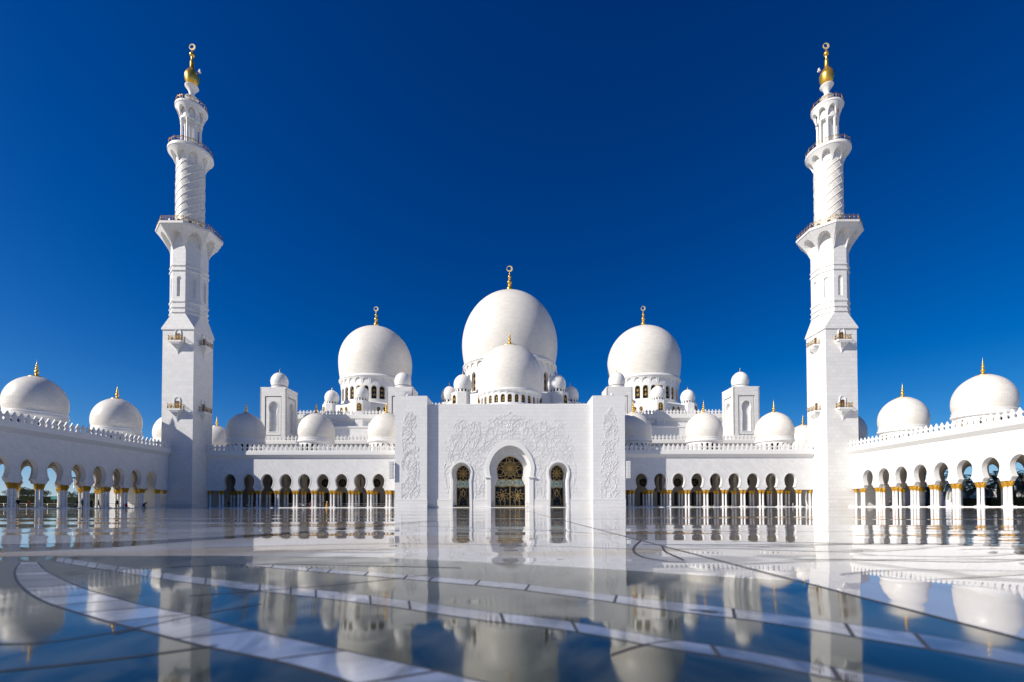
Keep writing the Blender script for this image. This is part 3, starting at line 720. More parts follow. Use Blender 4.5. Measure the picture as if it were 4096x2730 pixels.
def minaret():
    root = empty('minaret', cat='minaret', group='tall minarets at the courtyard corners')
    a = 3.75
    b = MB(); b.box(-a, a, -a, a, 2.25, 42.9)
    b.box(-a-.07, a+.07, -a-.07, a+.07, 0, 1.9); b.box(-a-.07, a+.07, -a-.07, a+.07, 1.92, 2.25)
    b.build('square_shaft', 'block', root)
    t = MB(); t.box(-a-.22, a+.22, -a-.22, a+.22, 42.9, 43.3)
    R8 = a/cos(pi/8); k = a*math.tan(pi/8)
    z0, z1 = 43.3, 46.9
    for q in range(4):
        t.T = Matrix.Rotation(q*pi/2, 4, 'Z')
        t.quad((-a-.2, -a-.2, z0), (a+.2, -a-.2, z0), (k, -a, z1), (-k, -a, z1))
        t.face([t.vert(p) for p in ((a+.2, -a-.2, z0), (a, -k, z1), (k, -a, z1))])
    t.T = Matrix.Identity(4); t.build('transition', 'block', root)
    o = MB(); r = R8
    def crs(z, h=.35, p=.2): return [(r, z), (r+p, z+.08), (r+p, z+h), (r, z+h+.1)]
    prof = [(r, 46.9)]+crs(47.0)+crs(48.2)+crs(49.6, .5)
    prof2 = crs(57.2, .45)+crs(58.4, .3)+[(r, 62.6)]
    o.lathe(prof, 8, rot=pi/8, smooth=False); o.lathe(prof2, 8, rot=pi/8, smooth=False)
    ap = a; sw = a*math.tan(pi/8)
    hole = [(x, 51.0+z) for x, z in arch_window(1.05, 4.9, 8)]
    for q in range(8):
        o.T = Matrix.Rotation(q*pi/4, 4, 'Z')
        o.plate([(-sw, 50.2), (sw, 50.2), (sw, 57.2), (-sw, 57.2)], [hole], y0=-ap, y1=-ap+.30, back=False)
        o.plate([(x*1.1, z) for x, z in hole], y0=-ap+.29, y1=-ap+.30, back=False)
    o.T = Matrix.Identity(4); o.build('octagonal_shaft', 'block', root)
    c = MB(); c.lathe([(R8, 62.6), (R8, 67.6)], 8, rot=pi/8, smooth=False)
    flare(c, 8, 62.4, 67.2, R8+.03, 7.05, octo=True, frac=.84, p=1.35, rot=pi/8, m=14, rows=6, edge=.06)
    c.lathe([(7.05, 67.2), (7.2, 67.25), (7.2, 67.75), (7.05, 67.8), (2, 67.85)], 8, rot=pi/8, smooth=False)
    c.build('octagonal_corbel', 'block', root)
    rl = MB(); railing(rl, [(6.9*cos(pi/8+q*pi/4), 6.9*sin(pi/8+q*pi/4), 67.8) for q in range(8)], 1.25, 1.1)
    rl.build('railing', 'bronze', root)
    # floodlights along the first balcony
    fl = MB(); fl.box(-.28, .28, -.15, .15, .35, .85); fl.box(-.04, .04, -.05, .05, 0, .4)
    f0 = None
    for q in range(8):
        for s in (-.45, .45):
            an = pi/8+q*pi/4+pi/8+s*.42; i = inst(f0, root, (0, 0, 0)) if f0 else fl.build('floodlight', 'black', root); f0 = f0 or i
            i.location = (5.75*cos(an), 5.75*sin(an), 67.85); i.rotation_euler.z = an+pi/2
    s = MB(); s.lathe([(3.08, 67.8), (3.08, 85.2)], 48)
    s.lathe([(3.3, 67.8), (3.3, 68.2), (3.08, 68.3)], 48, smooth=False)
    sh = s.build('cylindrical_shaft', 'dome', root)
    rb = MB()
    for sg, cnt, rot_, rad_ in ((1, 8, 2.1, .09), (-1, 9, 1.15, .05)):
        for q in range(cnt):
            rb.tube([(3.09*cos(2*pi*q/cnt+sg*rot_*pi*k/48), 3.09*sin(2*pi*q/cnt+sg*rot_*pi*k/48), 68.2+16.9*k/48) for k in range(49)], rad_, 4, cap=False)
    rb.build('spiral_rib', 'smooth', sh)
    c = MB(); c.lathe([(3.08, 84.8), (3.08, 88)], 40)
    flare(c, 9, 84.6, 87.7, 3.1, 4.75, frac=.82, p=1.35, rot=.2, m=12, rows=5, edge=.06)
    c.lathe([(4.75, 87.7), (4.88, 87.8), (4.9, 88.3), (4.78, 88.5), (1.2, 88.5)], 56, smooth=False)
    c.build('middle_corbel', 'smooth', root)
    rl = MB(); railing(rl, [(4.72*cos(2*pi*q/14), 4.72*sin(2*pi*q/14), 88.5) for q in range(14)], 1.15, 2.2); rl.build('railing', 'bronze', root)
    c = MB(); c.lathe([(1.45, 88.5), (1.45, 97)], 24); c.build('lantern_core', 'smooth', root)
    c = MB(); c.lathe([(.36, 0), (.36, .3), (.27, .4), (.27, 6.9), (.38, 7.2), (.40, 7.6)], 14)
    c0 = None
    for q in range(8):
        i = inst(c0, root, (0, 0, 0)) if c0 else c.build('lantern_column', 'smooth', root); c0 = c0 or i
        i.location = (2.1*cos(q*pi/4+.2), 2.1*sin(q*pi/4+.2), 88.5)
    c = MB(); c.lathe([(1.4, 96.1), (2.45, 96.1), (2.45, 96.4)], 32, smooth=False); c.lathe([(2.2, 96.3), (2.2, 99.5)], 32)
    flare(c, 8, 96.2, 99.3, 2.38, 3.4, frac=.80, p=1.2, rot=.2, m=12, rows=5, edge=.06)
    c.lathe([(3.4, 99.3), (3.52, 99.4), (3.52, 99.75), (3.4, 99.9), (.5, 99.9)], 48, smooth=False)
    c.build('upper_corbel', 'smooth', root)
    rl = MB(); railing(rl, [(3.36*cos(2*pi*q/12), 3.36*sin(2*pi*q/12), 99.9) for q in range(12)], 1.05, 1.75); rl.build('railing', 'bronze', root)
    c = MB(); c.lathe(smooth_prof([(.72, 99.9), (.62, 100.5), (.66, 101.2), (.95, 101.9), (1.38, 102.5), (1.42, 102.65), (1.1, 102.75), (.66, 103.0), (.58, 103.5), (.66, 104.1), (1.0, 104.8), (1.46, 105.4), (1.50, 105.6), (1.2, 105.75), (.6, 105.9)]), 32)
    c.build('turned_neck', 'smooth', root)
    f = MB(); f.lathe(smooth_prof([(.9, 105.85), (1.25, 106.3), (1.5, 107.0), (1.62, 107.8), (1.56, 108.5), (1.25, 109.2), (.85, 109.8), (.55, 110.3), (.45, 111), (.42, 112.2), (.28, 112.3), (.26, 113.2), (.5, 113.5), (.60, 113.8), (.50, 114.2), (.22, 114.6), (.10, 114.9), (.07, 115.2)]), 32)
    fi = f.build('finial', 'gold', root)
    c = MB(); crescent_mesh(c, 115.85, .78); c.build('crescent', 'palegold', fi)
    c = MB(); c.box(-.15, .15, -.15, .15, 0, .5); c.box(-.25, .25, -.25, .25, -.3, 0)
    lp = c.build('beacon', 'white', root); lp.location = (1.9, 0, 109.6)
    # door balconies
    bal = None
    for q in range(4):
        for z in (20.9, 37.2):
            if bal is None:
                m = MB(); m.T = Matrix.Translation((0, -a, 0))
                m.box(-1.55, 1.55, -1.3, 0, 2.55, 2.95)
                st = [(1.5, 1.25, 2.55), (1.38, 1.15, 2.2), (.95, .8, 1.75), (.5, .42, 1.25), (.22, .2, .7), (.05, .05, .0)]
                pr = None
                for (x, y, zz) in st:
                    row = [(-x, 0, zz), (-x*.7, -y, zz), (x*.7, -y, zz), (x, 0, zz)]
                    if pr:
                        for k in range(3): m.quad(row[k], row[k+1], pr[k+1], pr[k])
                    pr = row
                # arched niche surround of the door
                o_ = [(x*1.0, 2.95+zz) for x, zz in arch_window(1.55, 3.1, 8)]; i_ = [(x*.8, 2.95+zz*.95) for x, zz in arch_window(1.55, 3.1, 8)]
                m.plate(o_, [i_], y0=-.16, y1=0, back=False)
                m.plate([(x, zz) for x, zz in i_], y0=-.03, y1=0, back=False)
                m.T = Matrix.Identity(4); bal = m.build('balcony', 'smooth', root)
                g = MB(); g.T = Matrix.Translation((0, -a, 0)); railing(g, [(-1.5, -.02, 2.95), (-1.5, -1.25, 2.95), (1.5, -1.25, 2.95), (1.5, -.02, 2.95)], 1.05, .75, closed=False, post=.08)
                g.build('railing', 'bronze', bal)
                g = MB(); g.T = Matrix.Translation((0, -a, 0)); g.box(-.5, .5, -.07, -.02, 2.96, 5.0); g.T = Matrix.Identity(4); g.build('door', 'wood', bal)
                i = bal
            else: i = inst(bal, root, (0, 0, 0))
            i.location = (0, 0, z-.2); i.rotation_euler.z = q*pi/2
    return root
mn = minaret(); mn.location = (-79.65, 118.26, 0); mn['label'] = 'tall white minaret at the left corner of the courtyard, its base in shadow'
mn2 = copy_tree(mn); mn2.location = (79.65, 118.26, 0); mn2['label'] = 'tall white minaret at the right corner of the courtyard, fully sunlit'
for ch in mn2.children:
    if ch.name.startswith('beacon'): ch.location.x = -1.9

# ------------------------------------------------------------------ portal
portal = empty('entrance_portal', (0, 115.8, 0), label='white entrance portal with carved flowers and three gilded glass doors', cat='portal')
FY = 115.8
cA = horseshoe(4.98, .0, 7.3, 9.8, 15.0, 4.62, 4.62, step=False, seg=20)
cO = horseshoe(5.95, .0, 7.3, 9.8, 16.25, 5.65, 5.65, step=False, seg=20)
sA = horseshoe(2.34, .0, 6.6, 8.75, 10.9, 2.0, 2.1, step=False, seg=16)
sO = horseshoe(2.72, .0, 6.5, 8.75, 11.4, 2.42, 2.62, step=False, seg=16)
cB = horseshoe(3.32, .0, 7.1, 9.6, 12.8, 2.95, 3.78, step=False, seg=20)
sB = horseshoe(1.68, .0, 6.75, 8.5, 10.5, 1.4, 1.5, step=False, seg=16)
# shoulders of the inner openings
cB = [(3.78, 0), (3.78, 5.5), (3.6, 5.5), (3.6, 5.85), (3.45, 5.85), (3.45, 6.2), (3.3, 6.2), (3.3, 6.55), (3.12, 6.55), (3.12, 6.9)]+cB[1:]
sB = [(1.58, 0), (1.58, 5.9), (1.5, 5.9), (1.5, 6.3), (1.4, 6.3), (1.4, 6.6)]+sB[1:]
XS = 11.72
def opening(P, cx=0): return both(P, cx)
# wall cut into a lower outline that includes the openings
H = 24.95
outer = [(-19.9, .0)]+opening(sA, -XS)+opening(cA, 0)+opening(sA, XS)+[(19.9, 0), (19.9, H), (-19.9, H)]
w = MB(); w.T = Matrix.Translation((0, 0, 0)); w.plate(outer[::-1], y0=0, y1=1.3, back=False); w.build('front_wall', 'facade', portal)
w = MB()
for cx, P, B in ((0, cA, cB), (-XS, sA, sB), (XS, sA, sB)):
    q = 7.0 if cx == 0 else 3.6; hh = 17 if cx == 0 else 12.5
    w.plate(([(cx-q, 0)]+opening(B, cx)+[(cx+q, 0), (cx+q, hh), (cx-q, hh)])[::-1], y0=2.6, y1=4.4, back=False)
    mid = [((x+x2)/2+.0, (z+z2)/2) for (x, z), (x2, z2) in zip(P, B[:len(P)])]
w.T = Matrix.Identity(4)
mid = horseshoe(4.35, .0, 7.2, 9.75, 14.2, 4.05, 4.2, step=False, seg=20)
w.plate(([(-7, 0)]+opening(mid, 0)+[(7, 0), (7, 17), (-7, 17)])[::-1], y0=1.3, y1=2.6, back=False)
mid = horseshoe(2.1, .0, 6.65, 8.7, 10.75, 1.8, 1.92, step=False, seg=16)
for cx in (-XS, XS): w.plate(([(cx-3.6, 0)]+opening(mid, cx)+[(cx+3.6, 0), (cx+3.6, 12.5), (cx-3.6, 12.5)])[::-1], y0=1.3, y1=2.6, back=False)
w.build('recess_wall', 'block', portal)
for cx, P, O in ((0, cA, cO), (-XS, sA, sO), (XS, sA, sO)):
    w = MB(); w.plate(([(cx-x, z) for x, z in O]+[(cx+x, z) for x, z in O[-2::-1]]+[(cx+x, z) for x, z in P]+[(cx-x, z) for x, z in P[-2::-1]])[::-1], y0=-.22, y1=0, back=False)
    ar = w.build('archivolt', 'smooth', portal)
    if cx == 0:
        for s in (-1, 1):
            c = MB(); x0, x1 = (4.45, 6.0) if s > 0 else (-6.0, -4.45)
            c.box(x0, x1, -.55, .1, 7.2, 7.42); c.box(x0+.12, x1-.12, -.40, .1, 6.98, 7.2); c.build('impost', 'smooth', portal)
for x0, x1 in ((-19.85, -XS-2.63), (-XS+2.63, -5.67), (5.67, XS-2.63), (XS+2.63, 19.85)):
    w = MB(); w.box(x0, x1, -.10, 0, 0, 1.75); w.box(x0, x1, -.14, 0, 1.75, 2.0); w.build('plinth', 'smooth', portal)
w = MB(); w.box(-8, 8, -.6, 5, 0, .12); w.box(-XS-2.6, -XS+2.6, -.3, 5, 0, .12); w.box(XS-2.6, XS+2.6, -.3, 5, 0, .12); w.build('door_step', 'smooth', portal)
w = MB()
for s in (-1, 1):
    x0, x1 = (19.85, 27.55) if s > 0 else (-27.55, -19.85)
    w = MB(); w.box(x0, x1, -1.2, 6.4, 2.0, 26.85); w.box(x0-.08, x1+.08, -1.28, 6.4, 0, 1.7); w.box(x0-.1, x1+.1, -1.3, 6.4, 1.72, 2.0)
    w.build('pylon', 'facade', portal)
w = MB(); w.box(-27.5, 27.5, 6.4, 18.3, 0, 26.5); w.box(-19.85, 19.85, 4.6, 6.4, 0, 24.9); w.box(-19.85, 19.85, 0, 1.3, 24.95, 24.97); w.box(-19.85, 19.85, 1.3, 4.6, 17.2, 24.9); w.build('roof', 'smooth', portal)

# glass doors with brass flower lattice
def arcpts(cx, cz, r, a0, a1, n=14, y=0): return [(cx+r*cos(a0+(a1-a0)*k/n), y, cz+r*sin(a0+(a1-a0)*k/n)) for k in range(n+1)]
def petal(mb, cx, cz, ang, L, W, r, y, n=8):
    for s in (-1, 1):
        P = []
        for k in range(n+1):
            t = k/n; d = t*L; o = s*W*sin(pi*t**.85)
            P.append((cx+d*cos(ang)-o*sin(ang), y, cz+d*sin(ang)+o*cos(ang)))
        mb.tube(P, r, 5, cap=False)
def clipin(x, z, poly):
    ins = False; n = len(poly)
    for i in range(n):
        x1, z1 = poly[i]; x2, z2 = poly[(i+1) % n]
        if (z1 > z) != (z2 > z) and x < (x2-x1)*(z-z1)/(z2-z1)+x1: ins = not ins
    return ins
def clipped_tube(mb, P, r, poly):
    run = []
    for p in P:
        if clipin(p[0], p[2], poly): run.append(p)
        else:
            if len(run) > 1: mb.tube(run, r, 5, cap=False)
            run = []
    if len(run) > 1: mb.tube(run, r, 5, cap=False)
def dense(f, n=40): return [f(k/n) for k in range(n+1)]
def door(cx, B, zb0, zb1, half, main):
    out = both(B, cx); y = 4.5
    g = MB(); g.plate(out[::-1], y0=y+.02, y1=y+.08, back=False)
    zc = (9.75 if main else 8.55); R = 3.2 if main else 1.6
    S = g; g.mi = 1; rnd = random.Random(int(cx*7)+3); cnt = 0
    while cnt < (420 if main else 150):
        x = cx+rnd.uniform(-half, half); z = rnd.uniform(.6, zc+R)
        if not clipin(x, z, out) or zb0-.2 < z < zb1+.2: continue
        cnt += 1; r = rnd.uniform(.022, .06)
        S.face([S.vert((x+r*cos(k*2*pi/5+cnt), y+.012, z+r*sin(k*2*pi/5+cnt))) for k in range(5)])
    dr = g.build('door', ['glass', 'star'], portal)
    L = MB(); yy = y-.02
    # frame following the opening
    L.tube([(x, yy, z) for x, z in out], .09 if main else .07, 5)
    zc = (9.75 if main else 8.55); R = 3.2 if main else 1.6
    bulb = [p for p in out if p[1] > zb1-.02]
    N = 10 if main else 8
    r1 = .066 if main else .05
    for k in range(N):
        a = pi/2+2*pi*k/N
        petal(L, cx, zc, a, R*.50, R*.105, r1*.7, yy); petal(L, cx, zc, a+pi/N, R*.50, R*.13, r1*.6, yy)
        for s in (-1, 1):
            clipped_tube(L, dense(lambda t: (cx+(R*(.46+.12*sin(pi*t)))*cos(a+s*t*pi/N), yy, zc+(R*(.46+.12*sin(pi*t)))*sin(a+s*t*pi/N)), 8), r1, bulb)
        if k % 2 == 0 or not main:
            for s in (-1, 1):
                clipped_tube(L, dense(lambda t: (cx+R*(.55+.75*t)*cos(a+s*(.05+.62*t*t)), yy, zc+R*(.55+.75*t)*sin(a+s*(.05+.62*t*t))), 24), r1*1.2, bulb)
        else:
            for s in (-1, 1): clipped_tube(L, dense(lambda t: (cx+R*(.55+.6*t)*cos(a+s*.30*sin(pi*min(1, t*1.1))), yy, zc+R*(.55+.6*t)*sin(a+s*.30*sin(pi*min(1, t*1.1)))), 24), r1*1.2, bulb)
    L.tube([(cx-half*.95, yy, zb1-.05), (cx-half*.4, yy, zb1+.12), (cx, yy, zb1-.12), (cx+half*.4, yy, zb1+.12), (cx+half*.95, yy, zb1-.05)], r1*1.4, 5)
    L.tube([(cx-half, yy, zb0+.1), (cx-half*.5, yy, zb0-.18), (cx, yy, zb0+.12), (cx+half*.5, yy, zb0-.18), (cx+half, yy, zb0+.1)], r1*1.6, 5)
    # lower leaves
    if main:
        for s in (-1, 1):
            fx, fz = cx+s*1.85, 3.05; box = [(cx+min(.08*s, s*half), .3), (cx+max(.08*s, s*half), .3), (cx+max(.08*s, s*half), zb0), (cx+min(.08*s, s*half), zb0)]
            for k in range(8):
                a = pi/2+.25+k*pi/4
                petal(L, fx, fz, a, 1.75, .30, r1, yy)
            for q in (-1, 1): clipped_tube(L, dense(lambda t: (fx+q*(.25+.35*sin(pi*t*.9)), yy, fz-.6-2.2*t), 14), r1*1.3, box)
        L.box(cx-.13, cx+.13, yy-.05, yy+.03, .3, zb0)
        for s in (-1, 1): L.box(cx+s*half-.07, cx+s*half+.07, yy-.05, yy+.03, .3, zb0)
    else:
        for s in (-1, 1):
            L.tube([(cx+s*x, yy, z) for x, z in ((1.15, .4), (1.02, 1.2), (1.05, 2.0), (.85, 3.0), (.4, 4.0), (.0, 4.75))], r1*1.3, 5)
            L.tube([(cx+s*x, yy, z) for x, z in ((.95, 4.9), (.7, 4.0), (.3, 3.1), (0, 2.75))], r1*1.2, 5)
            L.tube([(cx+s*x, yy, z) for x, z in ((1.3, 2.0), (.8, 2.05), (.35, 2.6), (.35, 3.5), (0, 4.4))], r1, 5)
        petal(L, cx, 2.7, pi/2, 1.9, .3, r1, yy)
    L.box(cx-half, cx+half, yy-.06, yy+.04, .12, .5 if main else .45)
    L.build('lattice', 'lattice', dr)
    # pale teal band with stars
    Tb = MB(); top = [(x, z) for x, z in [(-half*.86, zb1-.1), (-half*.4, zb1+.08), (0, zb1-.14), (half*.4, zb1+.08), (half*.86, zb1-.1)]]
    bot = [(half*.98, zb0+.08), (half*.5, zb0-.15), (0, zb0+.1), (-half*.5, zb0-.15), (-half*.98, zb0+.08)]
    Tb.mi = 0; Tb.plate([(cx+x, z) for x, z in (top+bot)][::-1], y0=y-.005, y1=y+.015, back=False)
    Tb.mi = 1
    for sx in ((-.62, -.3, 0, .3, .62) if main else (-.55, 0, .55)):
        X, Zc = cx+sx*half, (zb0+zb1)/2; r = (.42 if abs(sx) > .5 else .26) if main else .34
        Tb.face([Tb.vert((X+(r if k % 2 == 0 else r*.38)*cos(pi/2+k*pi/5), y-.012, Zc+(r if k % 2 == 0 else r*.38)*sin(pi/2+k*pi/5))) for k in range(10)])
    bd = Tb.build('glass_band', ['teal', 'tealdark'], dr)
    G = MB(); h = zb1-zb0; m_ = (zb0+zb1)/2
    xs = (-.45, 0, .45) if main else (0,)
    for sx in xs:
        X = cx+sx*half; ww = half*(.30 if main else .5)
        for s in (-1, 1):
            G.tube([(X-ww*1.25, yy, m_+s*-h*.5), (X, yy, m_+s*h*.12), (X+ww*1.25, yy, m_+s*h*.52)], r1*1.2, 5)
            G.tube([(X+ww*1.25*cos(t), yy, m_+s*h*.5*sin(t)) for t in [k*pi/8 for k in range(9)]], r1, 5)
    G.build('band_lattice', 'lattice', bd)
door(0, cB, 5.35, 7.05, 3.75, True)
for cx in (-XS, XS): door(cx, sB, 5.0, 6.75, 1.56, False)

for s in (-1, 1):     # tilted floodlights on the pylon tops
    m = MB(); m.tube([(s*24.6, -.6, 26.8), (s*24.6, -.6, 27.15)], .06, 6); m.tube([(s*24.3, -.6, 27.45), (s*24.95, -.6, 26.95)], .2, 10); m.build('floodlight', 'white', portal)
for x, t in ((-4.15, 'black post at the left side of the central doors'), (4.15, 'black post at the right side of the central doors'), (13.35, 'black post at the right side door')):
    r_ = empty('door_post', (x, 116.9, .12), label=t, cat='post', group='black posts beside the doors')
    m = MB(); m.lathe([(.16, 0), (.16, .05), (.05, .08), (.05, 1.15), (.08, 1.2), (.03, 1.27)], 12); m.build('post', 'black', r_)
# carved flower relief ------------------------------------------------------------------------------
rnd = random.Random(5)
def conv(x, y): return ((x-1713)*.016923, .25+(427-y/3.564)*.0603)
region = [conv(*p) for p in ((760, 1330), (770, 1000), (800, 760), (780, 560), (900, 400), (965, 280), (1130, 280), (1280, 300), (1380, 300), (1440, 250), (1560, 230), (1713, 165), (1713, 620), (1560, 660), (1420, 790), (1350, 960), (1345, 1100), (1352, 1300), (1330, 1430), (1210, 1420), (1195, 1150), (1190, 960), (1130, 890), (1022, 840), (900, 900), (850, 1050), (850, 1330))]
def inflower(x, z, c, O, m):
    return clipin(x, z, [(c+(px*(1+m/3)), pz+(m if pz > 9 else 0)) for px, pz in [(-a, b) for a, b in O]+[(a, b) for a, b in O[-2::-1]]])
def ok_facade(x, z):
    return clipin(x, z, region) and not inflower(x, z, 0, cO, .12) and not inflower(x, z, -XS, sO, .12)
strip = [conv(*p) for p in ((170, 1430), (178, 1180), (178, 930), (200, 780), (190, 640), (180, 520), (200, 340), (245, 190), (290, 110), (330, 190), (385, 230), (395, 440), (375, 560), (415, 620), (425, 800), (425, 960), (440, 1030), (420, 1160), (440, 1280), (435, 1430))]
def ok_strip(x, z): return clipin(x, z, strip)
def leaf(mb, x, z, a, L, W, h, y):
    P = [(0, 0), (.3*L, W), (.7*L, W*.8), (L, 0), (.7*L, -W*.8), (.3*L, -W)]
    ca, sa = cos(a), sin(a); ring = [mb.vert((x+p*ca-q*sa, y, z+p*sa+q*ca)) for p, q in P]
    top = mb.vert((x+.5*L*ca, y-h, z+.5*L*sa))
    for k in range(6): mb.face((ring[k], top, ring[(k+1) % 6]))
def flower(mb, x, z, r, n, y, a0=0):
    for k in range(n): leaf(mb, x, z, a0+2*pi*k/n, r, r*.26, .06, y)
    mb.lathe_ = None
    P = [mb.vert((x+r*.2*cos(k*pi/3), y-.05, z+r*.2*sin(k*pi/3))) for k in range(6)]; t = mb.vert((x, y-.13, z))
    for k in range(6): mb.face((P[k], t, P[(k+1) % 6]))
def grow(mb, x, z, a, steps, ok, y, w=.038, h=.040, curl=.0, wob=.25, leaves=True, depth=0):
    P = [(x, z)]; k = curl; ds = .16
    for i in range(steps):
        k += rnd.uniform(-wob, wob)*.35; k = max(-1.3, min(1.3, k))*.97; a += k*ds
        nx, nz = x+ds*cos(a), z+ds*sin(a)
        if not ok(nx, nz):
            a += (.9 if k > 0 else -.9); nx, nz = x+ds*cos(a), z+ds*sin(a)
            if not ok(nx, nz): break
        x, z = nx, nz; P.append((x, z))
        if leaves and i % 2 == 1 and rnd.random() < .75:
            s = rnd.choice((-1, 1)); leaf(mb, x, z, a+s*rnd.uniform(.6, 1.2), rnd.uniform(.14, .34), rnd.uniform(.03, .06), .04, y)
        if depth < 2 and i > 4 and rnd.random() < .07:
            s = rnd.choice((-1, 1)); grow(mb, x, z, a+s*.8, rnd.randint(4, 12), ok, y, w*.8, h*.85, s*.8, .5, leaves, depth+1)
    if len(P) > 2: mb.ribbon(P, w*rnd.uniform(.75, 1.2), h, y)
    if rnd.random() < .55: 
        r = rnd.uniform(.16, .34)
        if ok(x, z): flower(mb, x, z, r, rnd.choice((5, 5, 6)), y, rnd.random()*6)
def relief_half():
    mb = MB()
    pts = []
    tries = 0
    while len(pts) < 150 and tries < 6000:
        tries += 1; x = rnd.uniform(-16.3, 0); z = rnd.uniform(1.8, 22.5)
        if ok_facade(x, z) and all((x-a)**2+(z-b)**2 > .75 for a, b in pts): pts.append((x, z))
    for x, z in pts: grow(mb, x, z, rnd.uniform(0, 2*pi), rnd.randint(10, 26), ok_facade, 0, curl=rnd.choice((-.7, -.25, .25, .7)), wob=.6)
    for x, z, a in ((-8.2, 2.3, 1.6), (-6.5, 2.6, 1.4), (-7.3, 3, 1.8), (-15.3, 4.5, 1.5), (-15.4, 6, 1.7), (-14.5, 12, 1.2), (-12, 14, .7), (-9.5, 13, .9), (-7, 13, .8), (-6.5, 15.5, .5), (-4, 17.5, .3), (-10, 16.5, .4), (-12.5, 17.5, .5)):
        grow(mb, x, z, a, 55, ok_facade, 0, w=.05, h=.055, wob=.5)
    for x, z, r in ((-10.6, 17.5, .9), (-3.2, 18.9, .8), (-6.2, 16.2, .7), (-8.4, 18.6, .6), (-14.6, 16.4, .45), (-13.0, 14.0, .6), (-7.4, 6.2, .6), (-15.0, 8.5, .5), (-6.9, 10.5, .6)):
        if ok_facade(x, z): flower(mb, x, z, r, 7, 0, r*5)
    return mb
rh = relief_half(); half_v = list(rh.v); half_f = list(rh.f)
mb = MB(); mb.v = list(half_v); 
for f in half_f: mb.face(f)
n0 = len(mb.v); mb.v += [(-x, y, z) for x, y, z in half_v]
for f in half_f: mb.face(tuple(i+n0 for i in f)[::-1])
for k in range(10): leaf(mb, 0, 19.35, pi/2+k*pi/5, 1.35, .26, .13, 0)
mb.build('flower_relief', 'facade', portal)
for s in (-1, 1):
    mb = MB(); xc, _ = conv(305, 0)
    def okp(x, z): return ok_strip(x, z)
    pts = []; tries = 0
    while len(pts) < 85 and tries < 8000:
        tries += 1; x = rnd.uniform(-26.5, -21.3); z = rnd.uniform(1.9, 24.5)
        if okp(x, z) and all((x-a)**2+(z-b)**2 > .42 for a, b in pts): pts.append((x, z))
    for x, z in pts: grow(mb, x, z, rnd.uniform(.6, 2.5), rnd.randint(10, 26), okp, 0, curl=rnd.choice((-1.2, -.6, .6, 1.2)), w=.038, h=.050)
    for x, z in ((-24.6, 2.2), (-23.2, 2.2), (-24, 6), (-24.8, 9), (-23.2, 9), (-24.2, 13), (-23.6, 16), (-24.4, 18)):
        P = [(x+.85*sin((z+k*.16-2)*1.15+x*2)*(1-k*.004), z+k*.16) for k in range(32)]
        P = [p for p in P if okp(*p)]
        if len(P) > 4: mb.ribbon(P, .045, .06, 0)
    for x, z, r in ((-23.8, 3.0, .7), (-22.2, 12.3, .6), (-24.6, 15.4, .5), (-23.9, 22, .35), (-22.6, 8, .5), (-25, 6.2, .5)): flower(mb, x, z, r, 6, 0, r)
    if s > 0: mb.v = [(-x, y, z) for x, y, z in mb.v]; mb.f = [f[::-1] for f in mb.f]
    o = mb.build('pylon_relief', 'facade', portal); o.location = (0, -1.2, 0)

# wall mounted loudspeaker columns beside the portal
def speaker():
    root = empty('speaker_column', cat='loudspeaker', group='loudspeaker columns beside the portal')
    b = MB(); b.box(-.5, .5, -.2, .2, 0, 4.15); b.build('cabinet', 'louver', root)
    g = MB()
    for k in range(12): g.box(-.42, .42, -.27, -.2, .12+k*.335, .12+k*.335+.22)
    g.build('grille', 'white', root)
    g = MB(); g.box(-.08, .9, .2, .3, .5, .6); g.box(-.08, .9, .2, .3, 3.4, 3.5); g.build('bracket', 'steel', root)
    return root
sp = speaker(); sp.location = (-28.25, 114.2, 6.9); sp['label'] = 'tall louvred loudspeaker column on the left outer edge of the portal'
s2 = copy_tree(sp); s2.location = (28.25, 114.2, 6.9); s2.rotation_euler.z = 0; s2['label'] = 'tall louvred loudspeaker column on the right outer edge of the portal'
for ch in s2.children:
    if ch.name.startswith('bracket'): ch.rotation_euler.z = pi; ch.location = (0, .5, 0)

# ------------------------------------------------------------------ ground, courtyard floor, inlays
g = MB(); g.quad((-6000, -3000, -.35), (6000, -3000, -.35), (6000, 9000, -.35), (-6000, 9000, -.35)); tag(g.build('ground', 'sand'), kind='structure')
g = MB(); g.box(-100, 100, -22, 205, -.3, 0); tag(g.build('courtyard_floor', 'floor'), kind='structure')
def sheet(name, pts, z, mat, label=None):
    m = MB(); loops = [[Vector((x, y, 0)) for x, y in pts]]; tr = tessellate_polygon(loops); v = [m.vert((x, y, z)) for x, y in pts]
    for t in tr:
        a, b, c = (loops[0][k] for k in t); m.face([v[k] for k in (t if (b-a).cross(c-a).z > 0 else t[::-1])])
    return tag(m.build(name, mat), kind='structure')
A_LO = [(-2.216,2.18),(-1.969,1.916),(-1.671,1.634),(-1.406,1.407),(-1.197,1.249),(-1.01,1.134),(-0.855,1.039),(-0.71,0.959),(-0.57,0.876),(-0.462,0.824),(-0.379,0.784),(-0.275,0.723),(-0.215,0.679),(-0.121,0.606),(.05,.5),(.4,.34),(.9,.2)]
A_UP = [(-2.143,2.18),(-1.825,1.884),(-1.578,1.684),(-1.297,1.462),(-1.114,1.339),(-0.961,1.235),(-0.847,1.17),(-0.717,1.101),(-0.59,1.011),(-0.461,0.935),(-0.35,0.869),(-0.254,0.812),(-0.169,0.762),(-0.061,0.696),(.15,.56),(.5,.41),(1.0,.27)]
